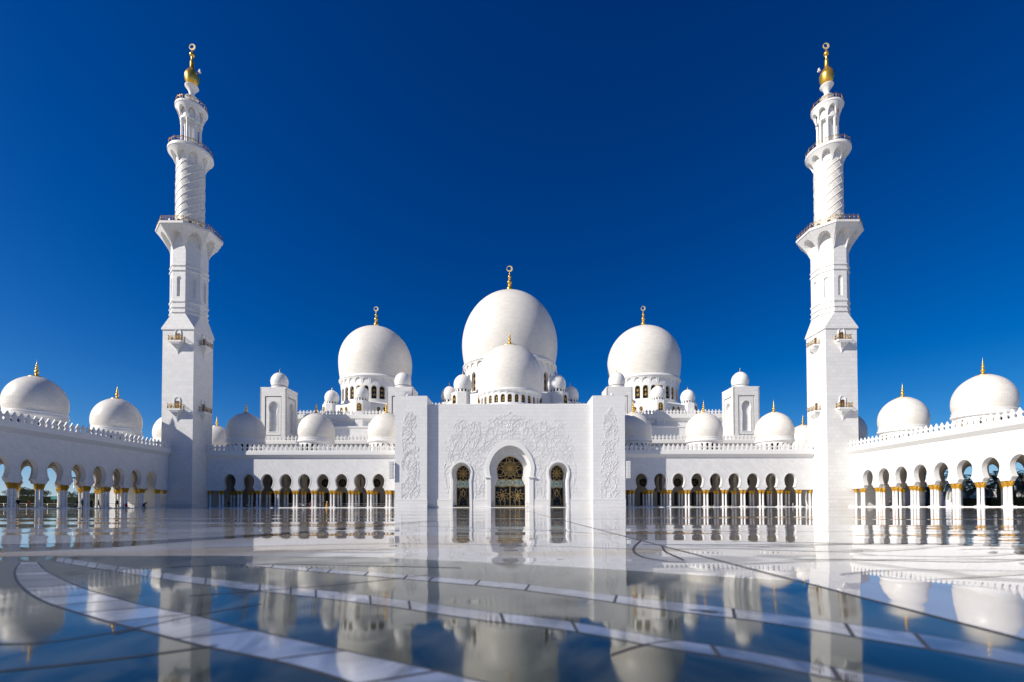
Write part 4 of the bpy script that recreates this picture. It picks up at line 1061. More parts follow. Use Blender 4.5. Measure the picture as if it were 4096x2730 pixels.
B_UP = [(-2.256,2.397),(-1.729,2.074),(-1.304,1.81),(-0.998,1.644),(-0.708,1.502),(-0.464,1.382),(-0.253,1.263),(-0.074,1.146),(0.005,1.107),(0.1,1.057),(0.172,1.005),(0.289,0.904),(0.383,0.843),(0.48,0.757),(0.538,0.7),(0.75,0.5)]
B_LO = [(-2.088,2.206),(-1.595,1.903),(-1.205,1.664),(-0.916,1.51),(-0.65,1.379),(-0.427,1.272),(-0.233,1.163),(-0.069,1.057),(0.004,1.026),(0.093,0.982),(0.16,0.939),(0.27,0.845),(0.361,0.795),(0.45,0.709),(0.51,0.663),(0.70,0.46)]
C_UP = [(-1.182,2.154),(-0.841,1.971),(-0.534,1.834),(-0.263,1.694),(0.006,1.57),(0.139,1.47),(0.239,1.396),(0.355,1.292),(0.51,1.19),(0.589,1.127),(0.671,1.057),(0.723,0.996),(0.797,0.927),(0.832,0.876),(0.868,0.816),(.93,.68)]
C_LO = [(-1.139,2.058),(-0.795,1.865),(-0.504,1.731),(-0.247,1.592),(0.006,1.462),(0.129,1.362),(0.221,1.292),(0.327,1.19),(0.466,1.09),(0.543,1.039),(0.614,0.967),(0.659,0.909),(0.725,0.843),(0.76,0.801),(0.8,0.752),(.88,.60)]
LIM = [(-2.974,2.397),(-2.363,2.471),(-1.495,2.46),(-0.692,2.376),(0.009,2.097),(0.433,1.884),(0.768,1.684),(0.953,1.6)]
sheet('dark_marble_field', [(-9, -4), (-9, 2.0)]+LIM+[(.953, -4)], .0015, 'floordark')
def chaikin(P, k=2):
    for _ in range(k):
        Q = [P[0]]
        for a, b in zip(P, P[1:]): Q += [(a[0]*.75+b[0]*.25, a[1]*.75+b[1]*.25), (a[0]*.25+b[0]*.75, a[1]*.25+b[1]*.75)]
        P = Q+[P[-1]]
    return P
def resample(P, n):
    P = chaikin(P); L = [0]
    for a, b in zip(P, P[1:]): L.append(L[-1]+math.dist(a, b))
    out = []; j = 0
    for k in range(n+1):
        s = L[-1]*k/n
        while j < len(P)-2 and L[j+1] < s: j += 1
        t = (s-L[j])/((L[j+1]-L[j]) or 1); out.append((P[j][0]+(P[j+1][0]-P[j][0])*t, P[j][1]+(P[j+1][1]-P[j][1])*t))
    return out
def band(lo, up, n, z, gap=.012, edge=.006, sub=5):
    a, b = resample(lo, n*sub), resample(up, n*sub)
    g = MB(); m = MB()
    rb_ = random.Random(n*7); br_ = {0}; k = 0
    while k < n*sub: k += rb_.choice((3, 4, 5, 5, 6, 8)); br_.add(k)
    for k in range(n*sub):
        p0, p1, q0, q1 = (Vector((*v, 0)) for v in (a[k], a[k+1], b[k], b[k+1]))
        d = (q0-p0).normalized()*edge*2; d1 = (q1-p1).normalized()*edge*2
        zz = Vector((0, 0, z)); g.face([g.vert(v+zz) for v in (p0-d, p1-d1, q1+d1, q0+d)])
        s0 = gap/((p1-p0).length) if k in br_ else 0
        s0 = min(.6, s0); P0, Q0 = p0.lerp(p1, s0), q0.lerp(q1, s0); zz = Vector((0, 0, z+.0004))
        m.face([m.vert(v+zz) for v in (P0, p1, q1, Q0)])
    for mb_ in (g, m):
        for i, f in enumerate(mb_.f):
            A, B, Cc = (Vector(mb_.v[j]) for j in f[:3])
            if (B-A).cross(Cc-A).z < 0: mb_.f[i] = f[::-1]
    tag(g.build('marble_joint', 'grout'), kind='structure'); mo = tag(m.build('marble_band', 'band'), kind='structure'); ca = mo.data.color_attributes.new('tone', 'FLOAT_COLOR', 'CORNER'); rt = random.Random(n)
    tones = []; cur = 1
    for k in range(n*sub+1):
        if k in br_: cur = rt.uniform(.6, 1.05)
        tones.append(cur)
    for p in mo.data.polygons:
        t = tones[p.index]
        for li in p.loop_indices: ca.data[li].color = (t, t, t*1.02, 1)
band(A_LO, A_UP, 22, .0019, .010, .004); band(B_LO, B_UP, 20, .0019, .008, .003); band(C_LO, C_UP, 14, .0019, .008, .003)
def joint(P, w, z=.0023, grow_=0):
    P = chaikin(P, 3) if len(P) > 2 else P
    m = MB(); L = []
    for i, p in enumerate(P):
        a = P[max(i-1, 0)]; b = P[min(i+1, len(P)-1)]; dx, dy = b[0]-a[0], b[1]-a[1]; l = math.hypot(dx, dy) or 1
        ww = w/2*(1+grow_*p[1]); L.append((m.vert((p[0]-dy/l*ww, p[1]+dx/l*ww, z)), m.vert((p[0]+dy/l*ww, p[1]-dx/l*ww, z))))
    for a, b in zip(L, L[1:]): m.face((a[0], a[1], b[1], b[0]))
    return tag(m.build('floor_joint', 'grout'), kind='structure')
joint([(.953, .3), (.953, 1.5), (.96, 2.4), (.955, 6), (.95, 30)], .013, .0024)
joint([(0.862,3.127),(1.711,3.127),(3.4,3.181),(6,3.25)], .02)
joint([(0.944,3.481),(0.722,2.853),(0.633,2.397),(0.699,2.18),(0.782,2.138)], .014)
joint([(0.951,3.008),(0.849,2.649),(0.823,2.397),(0.803,2.224)], .012)
joint([(-0.97,.66),(-0.773,0.732),(-0.676,0.773),(-0.588,0.824),(-0.525,0.866)], .008, .0026)
joint([(-1.1, .95), (-0.903,0.856),(-0.8,0.93),(-0.75,1.03)], .007, .0026)
joint([(-0.775,0.942),(-0.724,1.112),(-0.637,1.235)], .007, .0026)
joint([(0.167,0.806),(0.238,0.869),(0.319,0.897)], .005, .0026)
joint([(-1.6, 1.9), (-1.2, 2.1), (-.7, 2.05), (-.2, 1.95)], .011, .0026)
joint([(-2.4, 1.5), (-2.9, 1.9), (-3.3, 2.3)], .013, .0026)
joint([(-.9, 1.35), (-.55, 1.52), (-.3, 1.75)], .007, .0026)
joint([(-9, 9.5), (-4, 8.2), (0, 8.6), (5, 10.5), (12, 11)], .03)
joint([(-1.9, 2.95), (-.9, 3.3), (.1, 3.1), (.95, 2.7)], .012)
joint([(-1.2, 6.2), (.2, 5.2), (.95, 4.3)], .02)
joint([(.95, 5.2), (2.6, 4.6), (6, 4.8), (9, 5.6)], .02)
joint([(.95, 2.05), (1.6, 2.25), (2.6, 2.2), (3.6, 2.35)], .010)
joint([(1.2, 1.75), (1.5, 1.9), (2.2, 1.8), (3.0, 1.85)], .008)
joint([(-12, 16), (0, 14.5), (14, 17)], .05); joint([(-30, 27), (0, 24), (30, 28)], .09)
GUP = [(-7.0, 2.6), (-4.4, 3.0), (-3.133,3.275),(-2.674,3.594),(-2.28,4.292),(-1.9,5.6),(-1.4,8.5)]
GLO = [(-7.0, 2.1), (-4.2, 2.35), (-2.521,2.75),(-2.436,3.275),(-2.147,4.0),(-1.75,5.4),(-1.2,8.5)]
def strip_sheet(lo, up, mat, z=.0008, name='marble_inlay'):
    a, b = resample(lo, 40), resample(up, 40); m = MB()
    for k in range(40):
        f = [m.vert((*v, z)) for v in (a[k], a[k+1], b[k+1], b[k])]; A, B, Cc = (Vector(m.v[j]) for j in f[:3])
        m.face(f if (B-A).cross(Cc-A).z > 0 else f[::-1])
    return tag(m.build(name, mat), kind='structure')
strip_sheet(GLO, GUP, 'floorgrey'); joint(GUP, .02)
rv = random.Random(8)
for k in range(14):
    x0, y0 = rv.uniform(1.05, 2.6), rv.uniform(1.7, 3.4); aa = rv.uniform(-.3, .4)
    up = [(x0+t*.14, y0+aa*t*.05+.10*sin(t*.6+k)+.035*sin(pi*t/10)) for t in range(11)]; lo = [(x, y-.07*sin(pi*t/10)-.003) for t, (x, y) in enumerate(up)]
    strip_sheet(lo, up, 'floorgrey', .0009+.00004*k)
rs = random.Random(2)
m_ = MB(); m_.face([m_.vert((.462+.035*cos(a*pi/8)*rs.uniform(.6, 1.2), 1.135+.016*sin(a*pi/8)*rs.uniform(.6, 1.2)-.25*(.055*cos(a*pi/8)), .0027)) for a in range(16)]); tag(m_.build('floor_stain', 'grout'), kind='structure')
# large curling flower inlays further out on the court
rr = random.Random(3)
for k in range(26):
    cx, cy, R0 = rr.uniform(-45, 45), rr.uniform(7, 75), rr.uniform(2, 8); a0 = rr.uniform(0, 6.3); ln = rr.uniform(1.5, 4); w_ = rr.uniform(.15, .55)
    up = [(cx+(R0+w_*sin(pi*t/10))*cos(a0+ln*t/10), cy+(R0+w_*sin(pi*t/10))*sin(a0+ln*t/10)) for t in range(11)]
    lo = [(cx+(R0-w_*sin(pi*t/10)-.01)*cos(a0+ln*t/10), cy+(R0-w_*sin(pi*t/10)-.01)*sin(a0+ln*t/10)) for t in range(11)]
    strip_sheet(lo, up, rr.choice(('tan', 'tan', 'floorgrey', 'green')), .0008+.00003*k)

# ------------------------------------------------------------------ plants outside the wings
def palm(seed, hgt=4.2, fr=3.6, nf=34):
    r = random.Random(seed); root = empty('palm_tree', cat='palm', group='date palms outside the wings')
    t = MB(); P = [(.12*sin(k*.7), .1*cos(k*.9), hgt*k/9) for k in range(10)]
    t.tube(P, .3, 9, radii=[.40-.012*k+(.035 if k % 2 else 0) for k in range(10)]); t.build('trunk', 'trunk', root)
    c = MB(); top = Vector(P[-1])
    for k in range(nf):
        az = r.uniform(0, 2*pi); el = r.uniform(-.35, 1.35); L = fr*r.uniform(.8, 1.15); p = top.copy(); d = Vector((cos(az)*cos(el), sin(az)*cos(el), sin(el)))
        pts = [p.copy()]; n = 12
        for i in range(n):
            d = (d+Vector((0, 0, -.13-.02*i))).normalized(); p = p+d*L/n; pts.append(p.copy())
        c.tube(pts, .03, 3, radii=[.05-.003*i for i in range(n+1)])
        for i in range(1, n+1):
            tdir = (pts[i]-pts[i-1]).normalized(); sd = tdir.cross(Vector((0, 0, 1)))
            if sd.length < .1: sd = Vector((1, 0, 0))
            sd.normalize(); upv = sd.cross(tdir)
            for h in range(3):
                q = pts[i-1].lerp(pts[i], h/3)
                for s in (-1, 1):
                    ll = L*.20*(1-abs(i/n-.4)*.9)*r.uniform(.8, 1.15); e = (sd*s+tdir*.75+upv*.25+Vector((0, 0, r.uniform(-.25, .1)))).normalized()
                    wv = tdir*.035
                    c.face([c.vert(q-wv), c.vert(q+wv), c.vert(q+e*ll*.6+wv*.8-Vector((0, 0, .04*ll))), c.vert(q+e*ll-Vector((0, 0, .16*ll)))])
    c.build('crown', 'frond', root)
    return root
pm = [palm(1, 4.0, 3.7, 40), palm(2, 4.8, 3.4, 34), palm(3, 3.3, 3.9, 42)]
pl = [(104, 127, 0, 1.0, 'slim palm with tall trunk seen through the third arch of the right wing'), (104.5, 120, 1, 1.0, 'palm with bare trunk seen through the fourth arch of the right wing'), (105, 113, 0, 1.45, 'dark spreading palm seen through the fifth arch of the right wing'), (105, 107.3, 2, 1.4, 'bushy palm seen through the sixth arch of the right wing'), (105, 102.8, 0, 1.4, 'big bushy palm filling the seventh arch of the right wing'), (106, 98.3, 2, 1.35, 'pale leaved palm just inside the right edge of the picture'),
      (111, 106, 1, 1.35, 'taller palm standing behind the bushy palms on the right'),
      (-139, 152, 1, .95, 'palm seen through the third arch of the left wing'), (-138, 160, 0, 1.0, 'palm seen through the fourth arch of the left wing'), (-137, 168, 2, 1.0, 'palm seen through the fifth arch of the left wing'), (-134, 181, 1, 1.0, 'palm seen through the sixth arch of the left wing')]
usedp = set()
for x, y, k, s, t in pl:
    o = pm[k] if k not in usedp else copy_tree(pm[k]); usedp.add(k); o.location = (x, y, -.35); o.scale = (s, s, s); o.rotation_euler.z = x*1.7+y; o['label'] = t
def leaf_cloud(mb, c, rx, ry, rz, n, size, r):
    for _ in range(n):
        u = Vector((r.gauss(0, 1), r.gauss(0, 1), r.gauss(0, 1))).normalized()*(r.random()**.35); p = Vector(c)+Vector((u.x*rx, u.y*ry, u.z*rz))
        a = Vector((r.gauss(0, 1), r.gauss(0, 1), r.gauss(0, 1))).normalized(); b = a.orthogonal().normalized()*size*.5; a = a*size
        mb.face([mb.vert(p-a*.5), mb.vert(p+b*.6), mb.vert(p+a*.5), mb.vert(p-b*.6)])
def tree(x, y, h, w, label, seed):
    r = random.Random(seed); root = empty('umbrella_tree', (x, y, -.35), label=label, cat='tree', group='dark spreading trees beyond the left wing')
    t = MB(); t.tube([(0, 0, 0), (.1, 0, h*.3), (0, .1, h*.55)], .25, 7, radii=[.3, .22, .18])
    for k in range(7): a = k*.9; t.tube([(0, 0, h*.4), (w*.3*cos(a), w*.3*sin(a), h*.62), (w*.7*cos(a), w*.7*sin(a), h*.8)], .08, 5, radii=[.14, .1, .05])
    t.build('trunk', 'trunk', root)
    c = MB()
    for k in range(16): a = r.uniform(0, 6.3); q = r.random()**.5*w*.8; leaf_cloud(c, (q*cos(a), q*sin(a), h*(.62+.26*r.random()*(1-q/w*.5))), w*.32, w*.32, h*.13, 260, .32, r)
    c.build('crown', 'leaf', root)
tree(-168, 166, 7.8, 6.4, 'flat topped dark tree seen through the first arches at the far left', 1)
tree(-152, 176, 6.2, 5.4, 'low dark tree left of the palms behind the left wing', 2)
tree(-148, 190, 6.0, 5.0, 'dark round tree right behind the palms of the left wing', 4)
tree(-136.5, 160, 5.2, 4.6, 'low dark tree between the columns left of the person in teal', 6)
tree(-131.5, 162, 4.6, 4.4, 'dark bushy tree directly behind the columns with the striding person', 7)
tree(-123.0, 163, 4.8, 4.4, 'dark bushy tree seen beside the red pushchair', 8)
tree(-133, 190, 5.5, 5.0, 'dark bushy tree at the far end of the left wing', 5)
def hedge(x0, x1, y0, y1, h, label, seed):
    r = random.Random(seed); m = MB(); root = empty('hedge', ((x0+x1)/2, (y0+y1)/2, -.35), label=label, cat='hedge', group='clipped hedges outside the wings')
    lx, ly = (x1-x0)/2, (y1-y0)/2; m.box(-lx+.1, lx-.1, -ly+.1, ly-.1, 0, h-.12)
    n = int((lx*ly*4+(lx+ly)*4*h)*55)
    for _ in range(n):
        f = r.randint(0, 2); p = Vector((r.uniform(-lx, lx), r.uniform(-ly, ly), r.uniform(0, h)))
        if f == 0: p.z = h+r.gauss(0, .05)
        elif f == 1: p.x = r.choice((-lx, lx))+r.gauss(0, .05)
        else: p.y = r.choice((-ly, ly))+r.gauss(0, .05)
        a = Vector((r.gauss(0, 1), r.gauss(0, 1), r.gauss(0, 1))).normalized(); b = a.orthogonal().normalized()*.07; a = a*.09
        m.face([m.vert(p-a), m.vert(p+b), m.vert(p+a), m.vert(p-b)])
    m.build('foliage', 'hedge', root)
hedge(99.5, 101, 84, 91.5, 2.4, 'clipped green hedge nearest the right edge behind the right wing', 1)
hedge(99.5, 101, 92.2, 99.5, 2.3, 'clipped green hedge in the middle behind the right wing', 2)
hedge(99.5, 101, 100.2, 106, 2.2, 'clipped green hedge far along behind the right wing', 3)
hedge(98, 99.2, 112, 119, 1.0, 'low green hedge behind the far end of the right wing', 6)
hedge(-103.5, -101.5, 78, 90, 2.9, 'tall dark hedge behind the nearest columns of the left wing', 11)
hedge(-103.5, -101.5, 91, 104, 2.9, 'tall dark hedge behind the middle columns of the left wing', 12)
hedge(-103.5, -101.5, 105.5, 122, 2.9, 'tall dark hedge behind the far columns of the left wing', 13)
hedge(-118, -116, 118, 130, 1.5, 'low dark hedge seen through the middle arches of the left wing', 4)
hedge(-122, -120, 98, 112, 1.6, 'low dark hedge seen through the near arches of the left wing', 5)
hedge(-114, -112, 136, 150, 1.8, 'low dark hedge seen through the far arches of the left wing', 7)
# small white pavilion left, low white wall right
pv = empty('pavilion', (-146, 152, -.35), label='low white pavilion with an arched front beyond the left wing', cat='building')
m = MB(); m.T = frame((-6, 0, 0), (1, 0, 0))
pa = horseshoe(2.2, 0, .1, .8, 2.6, 2.2, 2.2, step=False)
m.plate(([(0, 0)]+both(pa, 3)+both(pa, 9)+[(12, 0), (12, 3.6), (0, 3.6)])[::-1], y0=0, y1=.4); m.T = Matrix.Identity(4); m.box(-6, 6, .4, 5, 0, 3.55)
m.build('wall', 'white', pv); m = MB(); m.lathe([(8.2, 3.6), (8.2, 3.8), (3, 4.9), (.1, 5.2)], 4, (0, 2.5), rot=pi/4, smooth=False); m.build('roof', 'white', pv); pv.scale = (.55, .6, .62)
ww = empty('boundary_wall', (120, 118, -.35), label='low white building wall behind the palms on the right', cat='wall')
m = MB(); m.box(-1, 1, -14, 22, 0, 4.4); m.box(-1.2, 1.2, -14.2, 22.2, 4.4, 4.6); m.build('wall', 'white', ww)
# carved white end piers outside the wings
for s in (-1, 1):
    root = empty('carved_pier', (s*98, 124.5, 0), label=f'white pier with carved vine panels at the far end of the {"left" if s<0 else "right"} wing', cat='pier')
    m = MB(); m.box(-1.2, 1.2, -1.2, 1.2, 0, 10); m.build('pier', 'smooth', root)
    m = MB(); 
    for k in range(4):
        for q in range(6): leaf(m, rnd.uniform(-.8, .8), 2+k*1.7+rnd.uniform(0, 1.2), rnd.uniform(0, 6), .5, .12, .08, -1.2)
        m.ribbon([(-.9, 1.8+k*1.7), (.9, 1.8+k*1.7)], .05, .05, -1.2)
    m.build('carving', 'carved', root)

# ------------------------------------------------------------------ street furniture
def barrier(x, y, L, rz, label):
    root = empty('barrier', (x, y, 0), rz, label=label, cat='barrier', group='low metal barriers along the arcades')
    m = MB(); n = max(1, round(L/2.2))
    for k in range(n+1): px = -L/2+L*k/n; m.tube([(px, 0, 0), (px, 0, 1.05)], .035, 6); m.box(px-.12, px+.12, -.12, .12, 0, .04)
    m.build('post', 'steel', root)
    m = MB(); m.tube([(-L/2, 0, 1.02), (L/2, 0, 1.02)], .035, 6); m.tube([(-L/2, 0, .55), (L/2, 0, .55)], .018, 5); m.build('rail', 'white', root)
barrier(-36, 121.6, 14, 0, 'white metal barrier in the left gallery close to the portal')
barrier(-55, 121.9, 18, 0, 'white metal barrier in the middle of the left gallery')
barrier(-79.5, 113.6, 7, 0, 'white metal barrier in front of the shaded minaret base')
barrier(-84, 100, 18, pi/2, 'white metal barrier among the far columns of the left wing')
barrier(-97, 92, 26, pi/2, 'long white barrier behind the near columns of the left wing')
def signstand(x, y, label):
    root = empty('sign_stand', (x, y, .0), label=label, cat='sign', group='teal signs outside the wings')
    m = MB(); m.tube([(0, 0, 0), (0, 0, 2.0)], .05, 6); m.build('post', 'black', root)
    m = MB(); m.box(-.65, .65, -.05, .05, 2.0, 2.45); m.build('board', 'tealsign', root)
signstand(-98.3, 103.5, 'small teal sign on a post seen through the left wing')
signstand(98, 101.5, 'small teal sign on a post in front of the hedge on the right')
root = empty('lamp_post', (-150, 165, -.35), label='thin floodlight mast rising beyond the left wing', cat='lamp post')
m = MB(); m.tube([(0, 0, 0), (0, 0, 10.6)], .1, 6); m.build('mast', 'steel', root)
m = MB(); m.box(-1, 1, -.1, .1, 10.5, 10.65)
for x in (-.9, 0, .9): m.box(x-.25, x+.25, -.2, .2, 10.65, 11)
m.build('lamp', 'black', root)

# ------------------------------------------------------------------ people
PM = {}
def pmat(c):
    if c not in PM: PM[c] = simple('cloth_%d' % len(PM), c, .8)
    return PM[c]
SKIN = simple('skin', (.42, .24, .15), .5); HAIR = simple('dark_hair', (.02, .015, .012), .5)
def loft(mb, rings, n=10):
    """rings: (x,y,z,rx,ry)"""
    rows = []
    for (x, y, z, rx, ry) in rings: rows.append([mb.vert((x+rx*cos(2*pi*k/n), y+ry*sin(2*pi*k/n), z)) for k in range(n)])
    for a, b in zip(rows, rows[1:]):
        for k in range(n): mb.face((a[k], a[(k+1) % n], b[(k+1) % n], b[k]), None, True)
    mb.face(rows[0][::-1]); mb.face(rows[-1])
def person(x, y, face, pose, top, legs, label, h=1.7, robe=False, scarf=None, z0=.0, cap=True):
    root = empty('person', (x, y, z0), face, label=label, cat='person', group='visitors in and along the arcades')
    s = h/1.75
    J = {}
    if pose in ('stand', 'walk'):
        st = .32 if pose == 'walk' else .06; ln = .05 if pose == 'walk' else 0
        J = dict(pel=(0, 0, .95), wst=(0, -ln*.5, 1.12), chest=(0, -ln, 1.34), neck=(0, -ln*1.2, 1.50), head=(0, -ln*1.6, 1.63),
                 hl=(.10, 0, .92), kl=(.11, -st*.7, .50), al=(.11, -st*.55, .08), tl=(.12, -st*.6-.16, .04),
                 hr=(-.10, 0, .92), kr=(-.11, st*.35, .50), ar=(-.11, st*1.05, .10), tr=(-.12, st*1.05-.15, .04),
                 sl=(.19, -ln, 1.42), el=(.25, .06+st*.2, 1.14), wl=(.26, -.06+st*.1, .90), sr=(-.19, -ln, 1.42), er=(-.25, .06-st*.3, 1.14), wr=(-.25, -.10-st*.5, .93))
    elif pose == 'bend':
        J = dict(pel=(0, .15, .92), wst=(0, 0, 1.05), chest=(0, -.28, 1.18), neck=(0, -.42, 1.22), head=(0, -.54, 1.25),
                 hl=(.10, .15, .90), kl=(.12, -.05, .50), al=(.12, .05, .08), tl=(.13, -.12, .04), hr=(-.10, .15, .90), kr=(-.12, .10, .50), ar=(-.12, .28, .08), tr=(-.13, .12, .04),
                 sl=(.18, -.34, 1.18), el=(.22, -.42, .92), wl=(.16, -.58, .78), sr=(-.18, -.34, 1.18), er=(-.22, -.42, .92), wr=(-.16, -.58, .78))
    else:  # crouch
        J = dict(pel=(0, .12, .36), wst=(0, .05, .52), chest=(0, -.06, .74), neck=(0, -.12, .90), head=(0, -.18, 1.03),
                 hl=(.11, .12, .34), kl=(.18, -.32, .48), al=(.15, -.12, .08), tl=(.16, -.30, .04), hr=(-.11, .12, .34), kr=(-.18, -.30, .46), ar=(-.15, -.10, .08), tr=(-.16, -.28, .04),
                 sl=(.18, -.06, .82), el=(.26, -.22, .62), wl=(.12, -.38, .56), sr=(-.18, -.06, .82), er=(-.26, -.22, .62), wr=(-.10, -.40, .54))
    chains = [('pel', 'wst', 'chest', 'neck', 'head'), ('pel', 'hl', 'kl', 'al', 'tl'), ('pel', 'hr', 'kr', 'ar', 'tr'), ('chest', 'sl', 'el', 'wl'), ('chest', 'sr', 'er', 'wr')]
    rad = dict(pel=(.16, .12), wst=(.14, .10), chest=(.17, .115), neck=(.055, .055), head=(.085, .10), hl=(.09, .09), hr=(.09, .09), kl=(.062, .062), kr=(.062, .062), al=(.042, .042), ar=(.042, .042), tl=(.045, .035), tr=(.045, .035), sl=(.065, .065), sr=(.065, .065), el=(.045, .045), er=(.045, .045), wl=(.032, .032), wr=(.032, .032))
    names = list(J); me = bpy.data.meshes.new('tmp')
    top_head = Vector(J['head'])+Vector((0, -.01, .10)); names2 = names+['crown', 'handl', 'handr']
    co = [Vector(J[k])*s for k in names]+[top_head*s, (Vector(J['wl'])+Vector((0, -.02, -.07)))*s, (Vector(J['wr'])+Vector((0, -.02, -.07)))*s]
    edges = set()
    for c in chains:
        for a, b in zip(c, c[1:]): edges.add((names.index(a), names.index(b)))
    edges |= {(names.index('head'), len(names)), (names.index('wl'), len(names)+1), (names.index('wr'), len(names)+2)}
    me.from_pydata(co, list(edges), []); ob = bpy.data.objects.new('tmp', me); COL.objects.link(ob)
    md = ob.modifiers.new('s', 'SKIN'); ss = ob.modifiers.new('b', 'SUBSURF'); ss.levels = 1; ss.render_levels = 1
    for i, v in enumerate(me.skin_vertices[0].data):
        k = names2[i]; r = rad.get(k, (.07, .085) if k == 'crown' else (.034, .02)); v.radius = (r[0]*s, r[1]*s); v.use_root = (k == 'pel')
    dg = bpy.context.evaluated_depsgraph_get(); em = bpy.data.meshes.new_from_object(ob.evaluated_get(dg))
    bpy.data.objects.remove(ob); bpy.data.meshes.remove(me)
    em.name = 'body'
    mats = [pmat(top), pmat(legs), SKIN, M['black']]
    for m_ in mats: em.materials.append(m_)
    P = {k: v for k, v in zip(names2, co)}
    def kind(c):
        best = min(names2, key=lambda k: (P[k]-c).length)
        if best in ('head', 'crown', 'wl', 'wr', 'handl', 'handr', 'neck'): return 2
        if best in ('tl', 'tr', 'al', 'ar') and c.z < .09*s: return 3
        if best in ('hl', 'hr', 'kl', 'kr', 'al', 'ar', 'pel', 'tl', 'tr'): return 1
        return 0
    for p in em.polygons: p.material_index = kind(p.center); p.use_smooth = True
    # face: nose, eyes, ears and separate fingers joined into the same mesh
    bm = bmesh.new(); bm.from_mesh(em)
    hd = P['head']
    def blob(c, r, mi, sc=(1, 1, 1)):
        g_ = bmesh.ops.create_icosphere(bm, subdivisions=1, radius=r, matrix=Matrix.Translation(c) @ Matrix.Diagonal((*sc, 1)))
        for v in g_['verts']:
            for f in v.link_faces: f.material_index = mi
    blob(hd+Vector((0, -.105, .01))*s, .017*s, 2, (1, 1.2, 1.5))
    for q in (-1, 1):
        blob(hd+Vector((q*.033, -.088, .045))*s, .011*s, 3); blob(hd+Vector((q*.085, 0, .02))*s, .022*s, 2, (.5, 1, 1.4))
    blob(hd+Vector((0, -.092, -.045))*s, .016*s, 3, (1.5, .5, .3))
    for side in ('handl', 'handr'):
        h0 = P[side]; q = 1 if side == 'handl' else -1
        for k in range(4): blob(h0+Vector((q*-.002, -.03+.018*k, -.055-.012*(1 if k in (1, 2) else 0)))*s, .011*s, 2, (.8, .8, 3.2))
        blob(h0+Vector((0, -.045, -.01))*s, .011*s, 2, (.9, .9, 2.4))
    bm.to_mesh(em); bm.free()
    o = bpy.data.objects.new('body', em); COL.objects.link(o); o.parent = root
    if scarf or cap:
        hm = MB(); c = hd+Vector((0, .015, .055))*s; R = .108*s
        hm.T = Matrix.Translation(c)
        if scarf: hm.lathe([(R*1.35, -R*2.0), (R*1.15, -R*1.2), (R*1.05, -R*.2), (R*.95, R*.45), (R*.6, R*.85), (.005, R)], 12)
        else: hm.lathe([(R*.92, -R*.35), (R*.99, R*.1), (R*.88, R*.55), (R*.5, R*.9), (.005, R)], 12)
        hm.T = Matrix.Identity(4); hm.build('headscarf' if scarf else 'hair', pmat(scarf) if scarf else HAIR, root)
    if robe:
        rm = MB(); p = P['pel']; c = P['chest']
        if pose == 'crouch': loft(rm, [(0, -.02*s, .03, .30*s, .34*s), (0, -.04*s, .3*s, .28*s, .3*s), (0, -.02*s, .55*s, .2*s, .19*s), (0, -.06*s, .86*s, .15*s, .12*s)], 12)
        else: loft(rm, [(0, .02, .05, .25*s, .27*s), (0, .01, .5*s, .21*s, .21*s), (p.x, p.y, p.z, .19*s, .15*s), (0, (p.y+c.y)/2, 1.14*s, .165*s, .125*s), (c.x, c.y, 1.40*s, .2*s, .13*s), (c.x, c.y, 1.46*s, .1*s, .09*s)], 12)
        rm.build('robe', pmat(top), root)
    return root
BK = (.015, .015, .018); WH = (.62, .64, .68); NV = (.02, .025, .05)
person(-80.3, 78.3, .3, 'stand', BK, BK, 'person in dark clothes at the extreme left edge by a column', 1.75)
person(-90.5, 90.3, 0, 'stand', (.30, .03, .05), BK, 'person in a red top walking behind the near columns of the left wing', 1.65)
person(-89.6, 91.4, .5, 'stand', BK, BK, 'person in a long black robe next to the one in red', 1.7, robe=True, scarf=BK)
person(-81.5, 90.0, 1.2, 'walk', WH, NV, 'child in a white shirt between the columns of the left wing', 1.15)
person(-77.0, 85.4, -.6, 'walk', BK, NV, 'tall person in black and dark blue beside a left wing column', 1.78)
person(-72.0, 80.8, 2.8, 'stand', (.03, .16, .20), BK, 'person in a teal shirt standing in front of the left wing', 1.72)
person(-82.8, 94.9, 0, 'stand', BK, BK, 'person in black robe behind the person in teal', 1.65, robe=True, scarf=BK)
person(-79.5, 92.8, -1.2, 'walk', (.05, .055, .07), BK, 'person leaning forward mid stride in front of a pair of columns', 1.68)
person(-80.5, 98.0, -1.2, 'walk', BK, BK, 'small child in dark clothes beside a tall person', 1.1)
person(-78.8, 96.3, 1.3, 'stand', BK, BK, 'tall person in black clothes next to the red pushchair', 1.8)
person(-77.5, 101.8, 1.4, 'bend', BK, BK, 'person in black bending over a pushchair by the minaret', 1.75)
person(-64.0, 117.0, -1.1, 'crouch', WH, BK, 'person in a white shirt crouching in the shade of the left gallery', 1.75)
person(-71.8, 122.5, .2, 'stand', BK, BK, 'person in black in the darkest bay beside the left minaret', 1.75)
person(-65.6, 123.2, .6, 'stand', BK, BK, 'person in black standing behind the shaded gallery columns', 1.8)
person(-51.9, 120.9, .4, 'crouch', WH, BK, 'long haired person crouching by the gallery step in a light top', 1.7, scarf=(.10, .03, .02))
person(-50.0, 120.4, 0, 'stand', (.16, .01, .025), (.16, .01, .025), 'person in a maroon robe and headscarf in the left gallery', 1.68, robe=True, scarf=(.14, .01, .02))
person(-49.0, 120.9, -.5, 'stand', (.10, .02, .03), BK, 'person in dark red with a white scarf beside the maroon robe', 1.5, scarf=WH)
person(-47.2, 121.0, 1.2, 'walk', BK, BK, 'person in black walking beside the group near the third pair of columns', 1.72)
person(-46.5, 121.6, -1.0, 'stand', NV, BK, 'shorter person in navy clothes in the middle of the group', 1.5)
